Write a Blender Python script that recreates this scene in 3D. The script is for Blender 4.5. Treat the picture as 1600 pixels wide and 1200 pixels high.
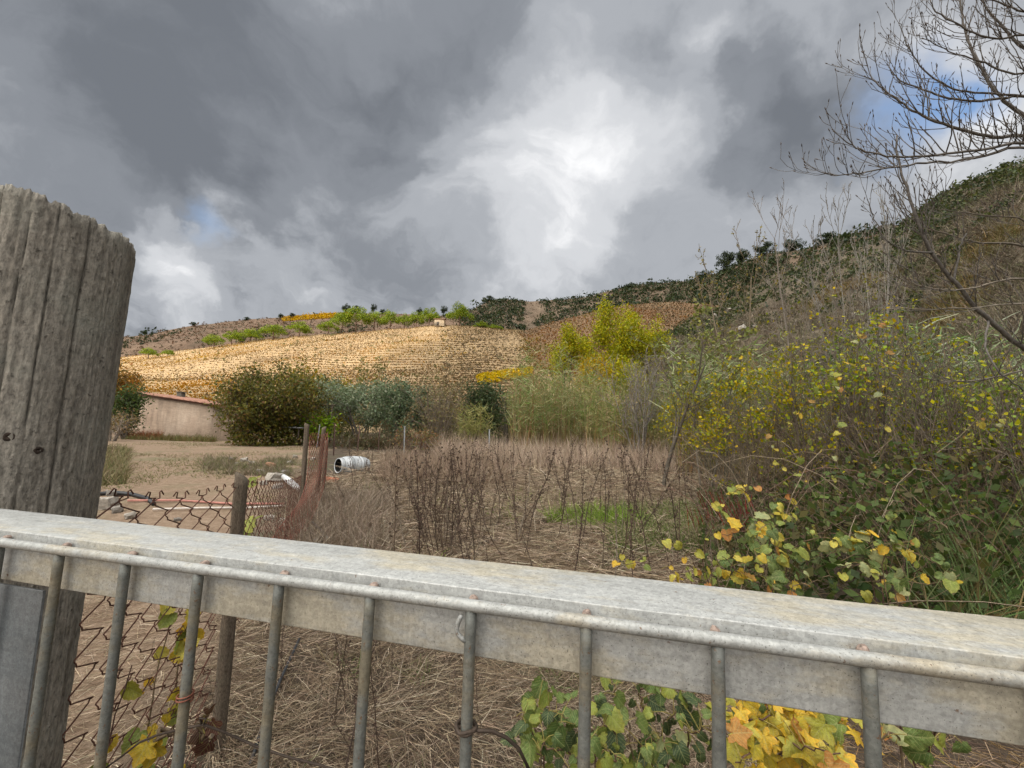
import bpy, math, random
import numpy as np
from mathutils import Vector, Matrix

for o in list(bpy.data.objects): bpy.data.objects.remove(o)
random.seed(11)
rng = np.random.default_rng(11)
sc = bpy.context.scene
C = sc.collection

# ------------------------------------------------------------------ camera
F, PITCH, ROLL, CAMZ = 664.0, 0.110, 0.0342, 1.55
fwd = np.array([0, math.cos(PITCH), math.sin(PITCH)])
up0 = np.array([0, -math.sin(PITCH), math.cos(PITCH)])
ri0 = np.array([1.0, 0, 0])
RI = ri0 * math.cos(ROLL) + up0 * math.sin(ROLL)
UP = -ri0 * math.sin(ROLL) + up0 * math.cos(ROLL)
CAM = np.array([0, 0, CAMZ])
def ray(px, py):
    return fwd + RI * (px - 800) / F - UP * (py - 600) / F
def at(px, py, Y):
    """world point seen in the photograph at (px, py), Y metres ahead"""
    d = ray(px, py)
    return CAM + d * (Y / d[1])
def gx(px, Y):
    return (px - 800) / F * Y
def unit(v):
    v = np.asarray(v, float)
    return v / np.linalg.norm(v)

cam = bpy.data.cameras.new('camera')
cam.sensor_fit = 'HORIZONTAL'; cam.sensor_width = 36; cam.lens = F / 1600 * 36
cam.clip_start = 0.02; cam.clip_end = 9000
co = bpy.data.objects.new('camera', cam); C.objects.link(co)
m = Matrix(((RI[0], UP[0], -fwd[0], CAM[0]), (RI[1], UP[1], -fwd[1], CAM[1]), (RI[2], UP[2], -fwd[2], CAM[2]), (0, 0, 0, 1)))
co.matrix_world = m
sc.camera = co
sc.render.resolution_x = 1024; sc.render.resolution_y = 768
sc.view_settings.view_transform = 'Standard'
sc.view_settings.look = 'None'
sc.view_settings.exposure = 1.03
sc.view_settings.gamma = 1

# ------------------------------------------------------------------ sun and sky
SUN_EL, SUN_AZ = math.radians(36), math.atan2(-0.62, -0.60)      # direction towards the sun, behind and left of the camera
S = np.array([math.cos(SUN_EL) * math.sin(SUN_AZ), math.cos(SUN_EL) * math.cos(SUN_AZ), math.sin(SUN_EL)])
sun = bpy.data.lights.new('sun', 'SUN'); sun.energy = 2.9; sun.angle = math.radians(0.8); sun.color = (1, 0.93, 0.80)
so = bpy.data.objects.new('sun', sun); C.objects.link(so)
so.rotation_euler = Vector(-S).to_track_quat('-Z', 'Y').to_euler()
so.location = (0, 0, 50)

w = bpy.data.worlds.new('World'); sc.world = w; w.use_nodes = True
nt = w.node_tree; nt.nodes.clear()
def N(nt, typ, **kw):
    n = nt.nodes.new(typ)
    for k, v in kw.items():
        if k.startswith('i_'):
            key = k[2:]
            key = int(key) if key.isdigit() else key
            n.inputs[key].default_value = v
        else: setattr(n, k, v)
    return n
def sky_nodes():
    L = nt.links.new
    out = N(nt, 'ShaderNodeOutputWorld')
    sky = N(nt, 'ShaderNodeTexSky', sky_type='NISHITA', sun_disc=False)
    sky.sun_elevation = SUN_EL; sky.sun_rotation = SUN_AZ
    b1 = N(nt, 'ShaderNodeBackground', i_Strength=0.10); L(sky.outputs[0], b1.inputs[0])
    tc = N(nt, 'ShaderNodeTexCoord')
    # direction warped by noise so that cloud edges are ragged
    n1 = N(nt, 'ShaderNodeTexNoise', i_Scale=2.3, i_Detail=7.0, i_Roughness=0.55); L(tc.outputs['Generated'], n1.inputs['Vector'])
    s1 = N(nt, 'ShaderNodeVectorMath', operation='SUBTRACT'); L(n1.outputs['Color'], s1.inputs[0]); s1.inputs[1].default_value = (.5, .5, .5)
    m1 = N(nt, 'ShaderNodeVectorMath', operation='SCALE'); L(s1.outputs[0], m1.inputs[0]); m1.inputs['Scale'].default_value = 0.50
    wd = N(nt, 'ShaderNodeVectorMath', operation='ADD'); L(tc.outputs['Generated'], wd.inputs[0]); L(m1.outputs[0], wd.inputs[1])
    # cloud deck seen in perspective
    sx = N(nt, 'ShaderNodeSeparateXYZ'); L(wd.outputs[0], sx.inputs[0])
    zz = N(nt, 'ShaderNodeMath', operation='MAXIMUM', i_1=0.0); L(sx.outputs[2], zz.inputs[0])
    za = N(nt, 'ShaderNodeMath', operation='ADD', i_1=0.33); L(zz.outputs[0], za.inputs[0])
    dx = N(nt, 'ShaderNodeMath', operation='DIVIDE'); L(sx.outputs[0], dx.inputs[0]); L(za.outputs[0], dx.inputs[1])
    dy = N(nt, 'ShaderNodeMath', operation='DIVIDE'); L(sx.outputs[1], dy.inputs[0]); L(za.outputs[0], dy.inputs[1])
    cb = N(nt, 'ShaderNodeCombineXYZ'); L(dx.outputs[0], cb.inputs[0]); L(dy.outputs[0], cb.inputs[1])
    n2 = N(nt, 'ShaderNodeTexNoise', i_Scale=2.3, i_Detail=10.0, i_Roughness=0.56); L(cb.outputs[0], n2.inputs['Vector'])
    v = N(nt, 'ShaderNodeMath', operation='MULTIPLY_ADD', i_1=1.05, i_2=-0.10); L(n2.outputs['Fac'], v.inputs[0])
    def blob(px, py, rad, wt, prev):
        c = unit(ray(px, py)); e = unit(ray(px + rad, py)); r = float(np.linalg.norm(c - e))
        dn = N(nt, 'ShaderNodeVectorMath', operation='DISTANCE'); L(wd.outputs[0], dn.inputs[0]); dn.inputs[1].default_value = tuple(c)
        mr = N(nt, 'ShaderNodeMapRange', interpolation_type='SMOOTHSTEP'); L(dn.outputs['Value'], mr.inputs['Value'])
        mr.inputs['From Min'].default_value = r * 1.35; mr.inputs['From Max'].default_value = r * 0.15
        mr.inputs['To Min'].default_value = 0; mr.inputs['To Max'].default_value = wt
        if prev is None: return mr.outputs[0]
        a = N(nt, 'ShaderNodeMath', operation='ADD'); L(prev, a.inputs[0]); L(mr.outputs[0], a.inputs[1])
        return a.outputs[0]
    val = v.outputs[0]
    for b in SKY_BLOBS: val = blob(*b, val)
    rp = N(nt, 'ShaderNodeValToRGB'); L(val, rp.inputs[0])
    cr = rp.color_ramp; cr.interpolation = 'EASE'
    stops = [(0.02, (.112, .122, .139)), (0.26, (.165, .177, .197)), (0.46, (.265, .278, .300)), (0.70, (.42, .430, .448)), (0.98, (.68, .68, .685))]
    cr.elements[0].position = stops[0][0]; cr.elements[0].color = (*stops[0][1], 1)
    cr.elements[1].position = stops[-1][0]; cr.elements[1].color = (*stops[-1][1], 1)
    for p, c in stops[1:-1]:
        e = cr.elements.new(p); e.color = (*c, 1)
    # fill glow added to the unseen sky overhead and behind, to light the foreground
    dt = N(nt, 'ShaderNodeVectorMath', operation='DOT_PRODUCT'); L(tc.outputs['Generated'], dt.inputs[0]); dt.inputs[1].default_value = tuple(unit((-.30, -.40, .87)))
    gl = N(nt, 'ShaderNodeMapRange', interpolation_type='SMOOTHSTEP'); L(dt.outputs['Value'], gl.inputs[0])
    gl.inputs[1].default_value = .52; gl.inputs[2].default_value = .95; gl.inputs[3].default_value = SKY_GAIN; gl.inputs[4].default_value = SKY_GAIN * 11
    wm = N(nt, 'ShaderNodeMix', data_type='RGBA', blend_type='MULTIPLY'); wf = N(nt, 'ShaderNodeMapRange'); L(dt.outputs['Value'], wf.inputs[0]); wf.inputs[1].default_value = .46; wf.inputs[2].default_value = .8
    L(wf.outputs[0], wm.inputs[0]); L(rp.outputs[0], wm.inputs[6]); wm.inputs[7].default_value = (1.0, .95, .86, 1)
    b2 = N(nt, 'ShaderNodeBackground'); L(wm.outputs[2], b2.inputs[0]); L(gl.outputs[0], b2.inputs[1])
    gap = None
    for b in SKY_GAPS: gap = blob(*b, gap)
    mx = N(nt, 'ShaderNodeMixShader'); L(gap, mx.inputs[0]); L(b2.outputs[0], mx.inputs[1]); L(b1.outputs[0], mx.inputs[2])
    L(mx.outputs[0], out.inputs[0])
SKY_GAIN = .79
SKY_BLOBS = [(60, 140, 380, -.26), (420, 190, 260, -.22), (690, 110, 190, -.22), (1190, 190, 140, -.20), (820, 40, 150, -.18),
             (620, 370, 150, -.12), (940, 200, 170, .22), (850, 270, 240, .22), (1140, 50, 70, .26), (1250, 60, 100, .24), (1015, 90, 90, -.20), (1210, 230, 120, -.14), (250, 60, 120, .08),
             (1420, 130, 150, .30), (385, 395, 62, .40), (255, 465, 100, .42), (880, 360, 200, .10), (1470, 260, 120, .34), (545, 15, 60, .2),
             (1040, 330, 140, -.08), (330, 330, 120, -.1)]
SKY_GAPS = [(1365, 190, 95, 1.0), (1440, 165, 80, .8), (335, 408, 38, .45)]
sky_nodes()

# ------------------------------------------------------------------ helpers: noise, mesh building
def _h(ix, iy, seed):
    n = (ix * 374761393 + iy * 668265263 + seed * 1442695041) & 0xffffffff
    n = ((n ^ (n >> 13)) * 1274126177) & 0xffffffff
    return ((n ^ (n >> 16)) & 0xffff) / 65535.0
def vnoise(x, y, seed=0):
    x = np.asarray(x, float); y = np.asarray(y, float)
    ix = np.floor(x).astype(np.int64); iy = np.floor(y).astype(np.int64)
    fx = x - ix; fy = y - iy; fx = fx * fx * (3 - 2 * fx); fy = fy * fy * (3 - 2 * fy)
    a = _h(ix, iy, seed); b = _h(ix + 1, iy, seed); c = _h(ix, iy + 1, seed); d = _h(ix + 1, iy + 1, seed)
    return (a * (1 - fx) + b * fx) * (1 - fy) + (c * (1 - fx) + d * fx) * fy - .5
def fbm(x, y, oct=4, seed=0, gain=.5):
    s = 0; a = 1
    for k in range(oct):
        s = s + a * vnoise(x, y, seed + k); x = x * 2.03 + 7.1; y = y * 2.03 + 3.7; a *= gain
    return s

class MB:
    """collects vertices, faces and a colour per vertex; build() links ONE mesh object"""
    def __init__(s): s.V = []; s.Q = []; s.T = []; s.c = []; s.n = 0
    def add(s, V, F, col=(.5, .5, .5)):
        V = np.asarray(V, float).reshape(-1, 3); F = np.asarray(F, np.int64)
        col = np.asarray(col, float)
        if col.ndim == 1: col = np.repeat(col[None], len(V), 0)
        s.V.append(V); s.c.append(col)
        if len(F): (s.T if F.shape[1] == 3 else s.Q).append(F + s.n)
        s.n += len(V)
        return s
    def arrays(s):
        V = np.concatenate(s.V) if s.V else np.zeros((0, 3)); c = np.concatenate(s.c) if s.c else np.zeros((0, 3))
        Q = np.concatenate(s.Q) if s.Q else np.zeros((0, 4), int); T = np.concatenate(s.T) if s.T else np.zeros((0, 3), int)
        return V, Q, T, c
    def mesh(s, name, mat, smooth=False):
        V, Q, T, c = s.arrays()
        me = bpy.data.meshes.new(name)
        me.vertices.add(len(V)); me.vertices.foreach_set('co', V.astype(np.float32).ravel())
        li = np.concatenate([Q.ravel(), T.ravel()]).astype(np.int32)
        me.loops.add(len(li)); me.loops.foreach_set('vertex_index', li)
        tot = np.concatenate([np.full(len(Q), 4), np.full(len(T), 3)]).astype(np.int32)
        st = np.concatenate([[0], np.cumsum(tot)[:-1]]).astype(np.int32) if len(tot) else tot
        me.polygons.add(len(tot)); me.polygons.foreach_set('loop_start', st)
        if smooth: me.polygons.foreach_set('use_smooth', np.ones(len(tot), bool))
        at_ = me.color_attributes.new('col', 'FLOAT_COLOR', 'POINT')
        at_.data.foreach_set('color', np.concatenate([c, np.ones((len(c), 1))], 1).astype(np.float32).ravel())
        me.materials.append(mat); me.update(calc_edges=True); me.validate()
        return me
    def build(s, name, mat, parent=None, smooth=False, loc=None):
        return link(name, s.mesh(name, mat, smooth), parent, loc)
def link(name, me, parent=None, loc=None):
    o = bpy.data.objects.new(name, me); C.objects.link(o)
    if loc is not None: o.location = loc
    if parent is not None: o.parent = parent
    return o
def tag(o, label=None, cat=None, group=None, kind=None):
    if label: o['label'] = label
    if cat: o['category'] = cat
    if group: o['group'] = group
    if kind: o['kind'] = kind
    return o
def thing(name, label, cat, loc=(0, 0, 0), group=None):
    o = bpy.data.objects.new(name, None); C.objects.link(o); o.location = tuple(loc); o.empty_display_size = .1
    return tag(o, label, cat, group)
def grid_faces(nu, nv, closed=False):
    i = np.arange(nu - (0 if closed else 1))[:, None]; j = np.arange(nv - 1)[None]
    a = i * nv + j; i2 = (i + 1) % nu
    b = i2 * nv + j
    return np.stack([a, b, b + 1, a + 1], -1).reshape(-1, 4)
def box(mb, c, s, ax=None, col=(.5, .5, .5), bev=0):
    """box with centre c, full sizes s, axes ax (3 rows); bev chamfers the edges"""
    ax = np.eye(3) if ax is None else np.asarray(ax, float)
    h = np.asarray(s, float) / 2
    if bev <= 0:
        V = np.array([[x, y, z] for x in (-1, 1) for y in (-1, 1) for z in (-1, 1)], float) * h
        Fc = [[0, 1, 3, 2], [4, 6, 7, 5], [0, 4, 5, 1], [2, 3, 7, 6], [0, 2, 6, 4], [1, 5, 7, 3]]
        return mb.add(np.asarray(c) + V @ ax, Fc, col)
    V = []; idx = {}
    for x in (-1, 1):
        for y in (-1, 1):
            for z in (-1, 1):
                for k in range(3):
                    p = np.array([x, y, z], float) * h
                    q = p - np.array([x, y, z]) * bev; q[k] = p[k]
                    idx[(x, y, z, k)] = len(V); V.append(q)
    Q = []; T = []
    def P(k, a, b, sgn):
        v = [0, 0, 0]; o = [i for i in range(3) if i != k]; v[k] = sgn; v[o[0]] = a; v[o[1]] = b; return idx[(*v, k)]
    for k in range(3):
        for sg in (-1, 1):
            f = [P(k, -1, -1, sg), P(k, 1, -1, sg), P(k, 1, 1, sg), P(k, -1, 1, sg)]
            Q.append(f if (sg > 0) == (k != 1) else f[::-1])
    for k in range(3):
        o = [i for i in range(3) if i != k]
        for a in (-1, 1):
            for b in (-1, 1):
                def g(t, kk):
                    v = [0, 0, 0]; v[k] = t; v[o[0]] = a; v[o[1]] = b; return idx[(*v, kk)]
                Q.append([g(-1, o[0]), g(1, o[0]), g(1, o[1]), g(-1, o[1])])
    for x in (-1, 1):
        for y in (-1, 1):
            for z in (-1, 1): T.append([idx[(x, y, z, k)] for k in range(3)])
    V = np.asarray(c) + np.array(V) @ ax
    n0 = mb.n; mb.add(V, Q, col); mb.T.append(np.array(T) + n0)
    return mb
def tube(mb, pts, rad, sides=8, col=(.5, .5, .5), caps=True):
    P = np.asarray(pts, float); n = len(P)
    r = np.full(n, rad) if np.isscalar(rad) else np.asarray(rad, float)
    t = np.gradient(P, axis=0); t /= np.linalg.norm(t, axis=1)[:, None] + 1e-12
    ref = np.array([0, 0, 1.]) if abs(t[0][2]) < .9 else np.array([1., 0, 0])
    u = np.zeros((n, 3)); u[0] = unit(np.cross(t[0], ref))
    for i in range(1, n):
        q = u[i - 1] - t[i] * (u[i - 1] @ t[i]); u[i] = q / (np.linalg.norm(q) + 1e-12)
    vv = np.cross(t, u)
    a = np.arange(sides) * 2 * math.pi / sides
    V = P[:, None] + r[:, None, None] * (np.cos(a)[None, :, None] * u[:, None] + np.sin(a)[None, :, None] * vv[:, None])
    V = V.reshape(-1, 3)
    i = np.arange(n - 1)[:, None] * sides; j = np.arange(sides)[None]; j2 = (j + 1) % sides
    Fq = np.stack([i + j, i + j2, i + sides + j2, i + sides + j], -1).reshape(-1, 4)
    n0 = mb.n; mb.add(V, Fq, col)
    if caps:
        for base, rev in ((0, True), ((n - 1) * sides, False)):
            T = [[n0 + base, n0 + base + k, n0 + base + k + 1] for k in range(1, sides - 1)]
            T = np.array(T); mb.T.append(T[:, ::-1] if rev else T)
    return mb
def prisms(mb, polys, sides=3, cols=None):
    """many thin polylines [(pts, radii, col)] as prisms, vectorised over segments"""
    P0 = []; P1 = []; T0 = []; T1 = []; R0 = []; R1 = []; CC = []
    for pts, rad, col in polys:
        P = np.asarray(pts, float); r = np.asarray(rad, float)
        t = np.empty_like(P); t[1:-1] = P[2:] - P[:-2]; t[0] = P[1] - P[0]; t[-1] = P[-1] - P[-2]
        P0.append(P[:-1]); P1.append(P[1:]); T0.append(t[:-1]); T1.append(t[1:]); R0.append(r[:-1]); R1.append(r[1:]); CC.append(np.repeat(np.asarray(col, float)[None], len(P) - 1, 0))
    P0, P1, T0, T1 = map(np.concatenate, (P0, P1, T0, T1)); R0 = np.concatenate(R0); R1 = np.concatenate(R1); CC = np.concatenate(CC)
    ref = np.array([.31, .17, .93]) 
    def ring(P, T, r):
        T = T / (np.linalg.norm(T, axis=1)[:, None] + 1e-12)
        u = np.cross(T, ref); u /= np.linalg.norm(u, axis=1)[:, None] + 1e-9; v = np.cross(T, u)
        a = np.arange(sides) * 2 * math.pi / sides
        return P[:, None] + r[:, None, None] * (np.cos(a)[None, :, None] * u[:, None] + np.sin(a)[None, :, None] * v[:, None])
    A = ring(P0, T0, R0); B = ring(P1, T1, R1); n = len(P0)
    V = np.concatenate([A, B], 1).reshape(-1, 3)
    j = np.arange(sides); j2 = (j + 1) % sides
    f = np.stack([j, j2, j2 + sides, j + sides], -1)
    Fq = (np.arange(n)[:, None, None] * 2 * sides + f[None]).reshape(-1, 4)
    mb.add(V, Fq, np.repeat(CC, 2 * sides, 0))
    return mb
def rand_dirs(n):
    d = rng.normal(size=(n, 3)); return d / np.linalg.norm(d, axis=1)[:, None]
def leaves(mb, P, size, col, var=.25, aspect=.5, flat=0.0, axis=None):
    """leaf-sized diamond faces at points P"""
    n = len(P)
    if n == 0: return mb
    a = rand_dirs(n) if axis is None else axis + rand_dirs(n) * .35
    a /= np.linalg.norm(a, axis=1)[:, None]
    q = rand_dirs(n); q[:, 2] += flat * 3 * np.sign(q[:, 2])
    b = np.cross(a, q); b /= np.linalg.norm(b, axis=1)[:, None] + 1e-9
    s = (np.asarray(size) * rng.uniform(.6, 1.3, n))[:, None]
    V = np.stack([P - a * s * .5, P + b * s * aspect * .5, P + a * s * .5, P - b * s * aspect * .5], 1).reshape(-1, 3)
    Fq = np.arange(4 * n).reshape(-1, 4)
    col = np.asarray(col, float)
    if col.ndim == 1: col = np.repeat(col[None], n, 0)
    cc = col * rng.uniform(1 - var, 1 + var, (n, 1)) * rng.uniform(.93, 1.07, (n, 3))
    mb.add(V, Fq, np.repeat(cc, 4, 0)); return mb
def blades(mb, P, D, L, wd, col, var=.3, bend=0.35, segs=2):
    """grass blades / straws: tapering ribbons from P along D, drooping"""
    n = len(P); D = D / np.linalg.norm(D, axis=1)[:, None]
    L = np.broadcast_to(L, n)[:, None]; wd = np.broadcast_to(wd, n)[:, None]
    s = np.cross(D, rand_dirs(n)); s /= np.linalg.norm(s, axis=1)[:, None] + 1e-9
    bd = rand_dirs(n) * bend; bd[:, 2] -= bend * .5
    ring = []
    for k in range(segs + 1):
        t = k / segs
        c = P + D * L * t + bd * L * t * t
        ww = wd * (1 - .75 * t)
        ring += [c - s * ww / 2, c + s * ww / 2]
    V = np.stack(ring, 1).reshape(-1, 3); m = 2 * (segs + 1)
    f = np.array([[2 * k, 2 * k + 1, 2 * k + 3, 2 * k + 2] for k in range(segs)])
    Fq = (np.arange(n)[:, None, None] * m + f[None]).reshape(-1, 4)
    col = np.asarray(col, float)
    if col.ndim == 1: col = np.repeat(col[None], n, 0)
    cc = col * rng.uniform(1 - var, 1 + var, (n, 1)) * rng.uniform(.95, 1.05, (n, 3))
    mb.add(V, Fq, np.repeat(cc, m, 0)); return mb
def pick(cols, n, wts=None):
    cols = np.asarray(cols, float); p = None if wts is None else np.asarray(wts, float) / sum(wts)
    return cols[rng.choice(len(cols), n, p=p)]

# ------------------------------------------------------------------ materials
def mat(name):
    m = bpy.data.materials.new(name); m.use_nodes = True; m.node_tree.nodes.clear()
    t = m.node_tree; o = N(t, 'ShaderNodeOutputMaterial'); b = N(t, 'ShaderNodeBsdfPrincipled')
    t.links.new(b.outputs[0], o.inputs[0]); return m, t, b, o
def noise(t, scale, detail=4, rough=.55, stretch=None, coord='Object', dist=0):
    tc = N(t, 'ShaderNodeTexCoord'); n = N(t, 'ShaderNodeTexNoise', i_Scale=scale, i_Detail=float(detail), i_Roughness=rough, i_Distortion=float(dist))
    if stretch:
        mp = N(t, 'ShaderNodeMapping'); mp.inputs['Scale'].default_value = stretch
        t.links.new(tc.outputs[coord], mp.inputs[0]); t.links.new(mp.outputs[0], n.inputs['Vector'])
    else: t.links.new(tc.outputs[coord], n.inputs['Vector'])
    return n.outputs['Fac']
def ramp(t, fac, stops, interp='LINEAR'):
    r = N(t, 'ShaderNodeValToRGB'); cr = r.color_ramp; cr.interpolation = interp
    for k, (p, c) in enumerate(stops):
        e = cr.elements[k] if k < 2 else cr.elements.new(p)
        e.position = p; e.color = (*c, 1) if len(c) == 3 else c
    t.links.new(fac, r.inputs[0]); return r.outputs[0]
def mix(t, fac, a, b, mode='MIX'):
    n = N(t, 'ShaderNodeMix', data_type='RGBA', blend_type=mode)
    for key, v in ((0, fac), (6, a), (7, b)):
        if isinstance(v, (int, float)): n.inputs[key].default_value = v
        elif isinstance(v, tuple): n.inputs[key].default_value = (*v, 1)
        else: t.links.new(v, n.inputs[key])
    return n.outputs[2]
def bump(t, b, h, strength=.4, dist=.01):
    n = N(t, 'ShaderNodeBump', i_Strength=strength, i_Distance=dist); t.links.new(h, n.inputs['Height']); t.links.new(n.outputs[0], b.inputs['Normal'])
def G(v): return (v, v, v)

def foliage_mat(name, trans=.35, rough=.55, spec=.3, sat=1.22):
    m, t, b, o = mat(name)
    a = N(t, 'ShaderNodeAttribute', attribute_name='col')
    b.inputs['Roughness'].default_value = rough; b.inputs['Specular IOR Level'].default_value = spec
    hs = N(t, 'ShaderNodeHueSaturation', i_Saturation=sat); t.links.new(a.outputs['Color'], hs.inputs['Color'])
    t.links.new(hs.outputs[0], b.inputs['Base Color'])
    if trans > 0:
        tr = N(t, 'ShaderNodeBsdfTranslucent'); t.links.new(hs.outputs[0], tr.inputs[0])
        mx = N(t, 'ShaderNodeMixShader', i_0=trans)
        t.links.new(b.outputs[0], mx.inputs[1]); t.links.new(tr.outputs[0], mx.inputs[2]); t.links.new(mx.outputs[0], o.inputs[0])
    return m
M_LEAF = foliage_mat('foliage', .35)
M_STRAW = foliage_mat('dry_straw', .15, .7, .2, 1.12)
def bark_mat():
    m, t, b, o = mat('bark')
    a = N(t, 'ShaderNodeAttribute', attribute_name='col'); n = noise(t, 35, 5)
    c = mix(t, 1.0, a.outputs['Color'], ramp(t, n, [(.3, G(.6)), (.7, G(1.3))]), 'MULTIPLY')
    t.links.new(c, b.inputs['Base Color']); b.inputs['Roughness'].default_value = .85; b.inputs['Specular IOR Level'].default_value = .2
    return m
M_BARK = bark_mat()
def plain(name, col, rough=.7, metal=0, nscale=20, nvar=.25, spec=.4, bmp=0):
    m, t, b, o = mat(name); n = noise(t, nscale, 6)
    c = mix(t, 1.0, tuple(col), ramp(t, n, [(.3, G(1 - nvar)), (.7, G(1 + nvar))]), 'MULTIPLY')
    t.links.new(c, b.inputs['Base Color']); b.inputs['Roughness'].default_value = rough; b.inputs['Metallic'].default_value = metal
    b.inputs['Specular IOR Level'].default_value = spec
    if bmp: bump(t, b, n, bmp)
    return m
def galvanised(name, base, warm, rust=.62, metal=.25, rough=.5, speck=90, streak=(1, 14, 14)):
    m, t, b, o = mat(name)
    tc = N(t, 'ShaderNodeTexCoord'); mp = N(t, 'ShaderNodeMapping'); mp.inputs['Rotation'].default_value = (0, 0, .235); t.links.new(tc.outputs['Object'], mp.inputs[0])
    def nz(scale, det, ro, st=(1, 1, 1)):
        q = N(t, 'ShaderNodeMapping'); q.inputs['Scale'].default_value = st; t.links.new(mp.outputs[0], q.inputs[0])
        n = N(t, 'ShaderNodeTexNoise', i_Scale=scale, i_Detail=float(det), i_Roughness=ro); t.links.new(q.outputs[0], n.inputs['Vector']); return n.outputs['Fac']
    n1 = nz(4.5, 8, .68, (1, 2.5, 2.5)); n2 = nz(330, 4, .6); n3 = nz(speck, 4, .65); n4 = nz(9, 8, .7, streak); n5 = nz(520, 2, .5); n6 = nz(40, 8, .75)
    vo = N(t, 'ShaderNodeTexVoronoi', i_Scale=210.0); t.links.new(mp.outputs[0], vo.inputs['Vector'])
    c = ramp(t, n1, [(.36, base), (.48, tuple(x * 1.05 for x in base)), (.60, warm)])
    bw = N(t, 'ShaderNodeRGBToBW'); t.links.new(vo.outputs['Color'], bw.inputs[0]); c = mix(t, .7, c, ramp(t, bw.outputs[0], [(.2, G(.86)), (.8, G(1.12))]), 'MULTIPLY')
    c = mix(t, .8, c, ramp(t, n4, [(.30, G(.80)), (.5, G(1.0)), (.70, G(1.13))]), 'MULTIPLY')
    c = mix(t, .5, c, ramp(t, n2, [(.35, G(.72)), (.65, G(1.22))]), 'MULTIPLY')
    c = mix(t, .45, c, ramp(t, n6, [(.33, G(.74)), (.45, G(1.0)), (.7, G(1.05))]), 'MULTIPLY')
    n7 = nz(55, 5, .65, (1, 1, .05)); c = mix(t, .35, c, ramp(t, n7, [(.36, G(.74)), (.5, G(1.0)), (.68, G(1.10))]), 'MULTIPLY')
    spot = ramp(t, n3, [(rust, G(0)), (rust + .05, G(.9))]); c = mix(t, spot, c, (.15, .075, .035))
    dark = ramp(t, n5, [(.64, G(0)), (.70, G(.65))]); c = mix(t, dark, c, (.06, .055, .045))
    t.links.new(c, b.inputs['Base Color']); b.inputs['Metallic'].default_value = metal; b.inputs['Specular IOR Level'].default_value = .35
    t.links.new(ramp(t, n6, [(.3, G(rough - .05)), (.7, G(rough + .2))]), b.inputs['Roughness'])
    bump(t, b, mix(t, .5, n2, n6), .35, .0012)
    return m
M_RAIL = galvanised('galvanised_rail', (.38, .378, .355), (.425, .385, .30), .68, .28, .52)
M_ROD = galvanised('painted_rod', (.33, .328, .305), (.36, .315, .235), .65, .3, .5, speck=130)
M_BAR = galvanised('weathered_bar', (.15, .152, .135), (.19, .165, .115), .62, speck=150, rough=.55)
M_PLATE = galvanised('sheet_steel', (.10, .105, .105), (.12, .122, .12), .76, .3, .5)
M_RUST = plain('rusty_wire', (.11, .045, .028), .8, .2, 60, .4)
M_DARKWIRE = plain('dark_wire', (.06, .042, .03), .75, .2, 80, .4)
M_RUSTRED = plain('rusty_netting', (.19, .065, .04), .8, .1, 30, .35)
def wood_mat(name, a, bcol, lich, sc_=1.0):
    m, t, b, o = mat(name)
    g = noise(t, 26 * sc_, 8, .65, (1, 1, .07), dist=.6); f = noise(t, 130 * sc_, 5, .7, (1, 1, .35)); n = noise(t, 7 * sc_, 5, .6); k = noise(t, 60 * sc_, 6, .7)
    c = ramp(t, g, [(.25, a), (.5, bcol), (.78, tuple(x * 1.25 for x in bcol))])
    c = mix(t, .85, c, ramp(t, f, [(.32, G(.38)), (.5, G(1)), (.68, G(1.5))]), 'MULTIPLY')
    c = mix(t, ramp(t, n, [(.5, G(0)), (.72, G(.45))]), c, lich)
    c = mix(t, ramp(t, k, [(.60, G(0)), (.68, G(.75))]), c, (.035, .03, .024))
    t.links.new(c, b.inputs['Base Color']); b.inputs['Roughness'].default_value = .9; b.inputs['Specular IOR Level'].default_value = .15
    h = mix(t, .5, g, f); h = mix(t, .5, h, k); bump(t, b, h, 1.0, .010)
    return m
M_POST = wood_mat('weathered_timber', (.115, .098, .078), (.255, .228, .188), (.29, .29, .24))
M_POST2 = wood_mat('old_stake_wood', (.055, .042, .03), (.13, .10, .072), (.12, .115, .08), 1.6)

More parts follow.
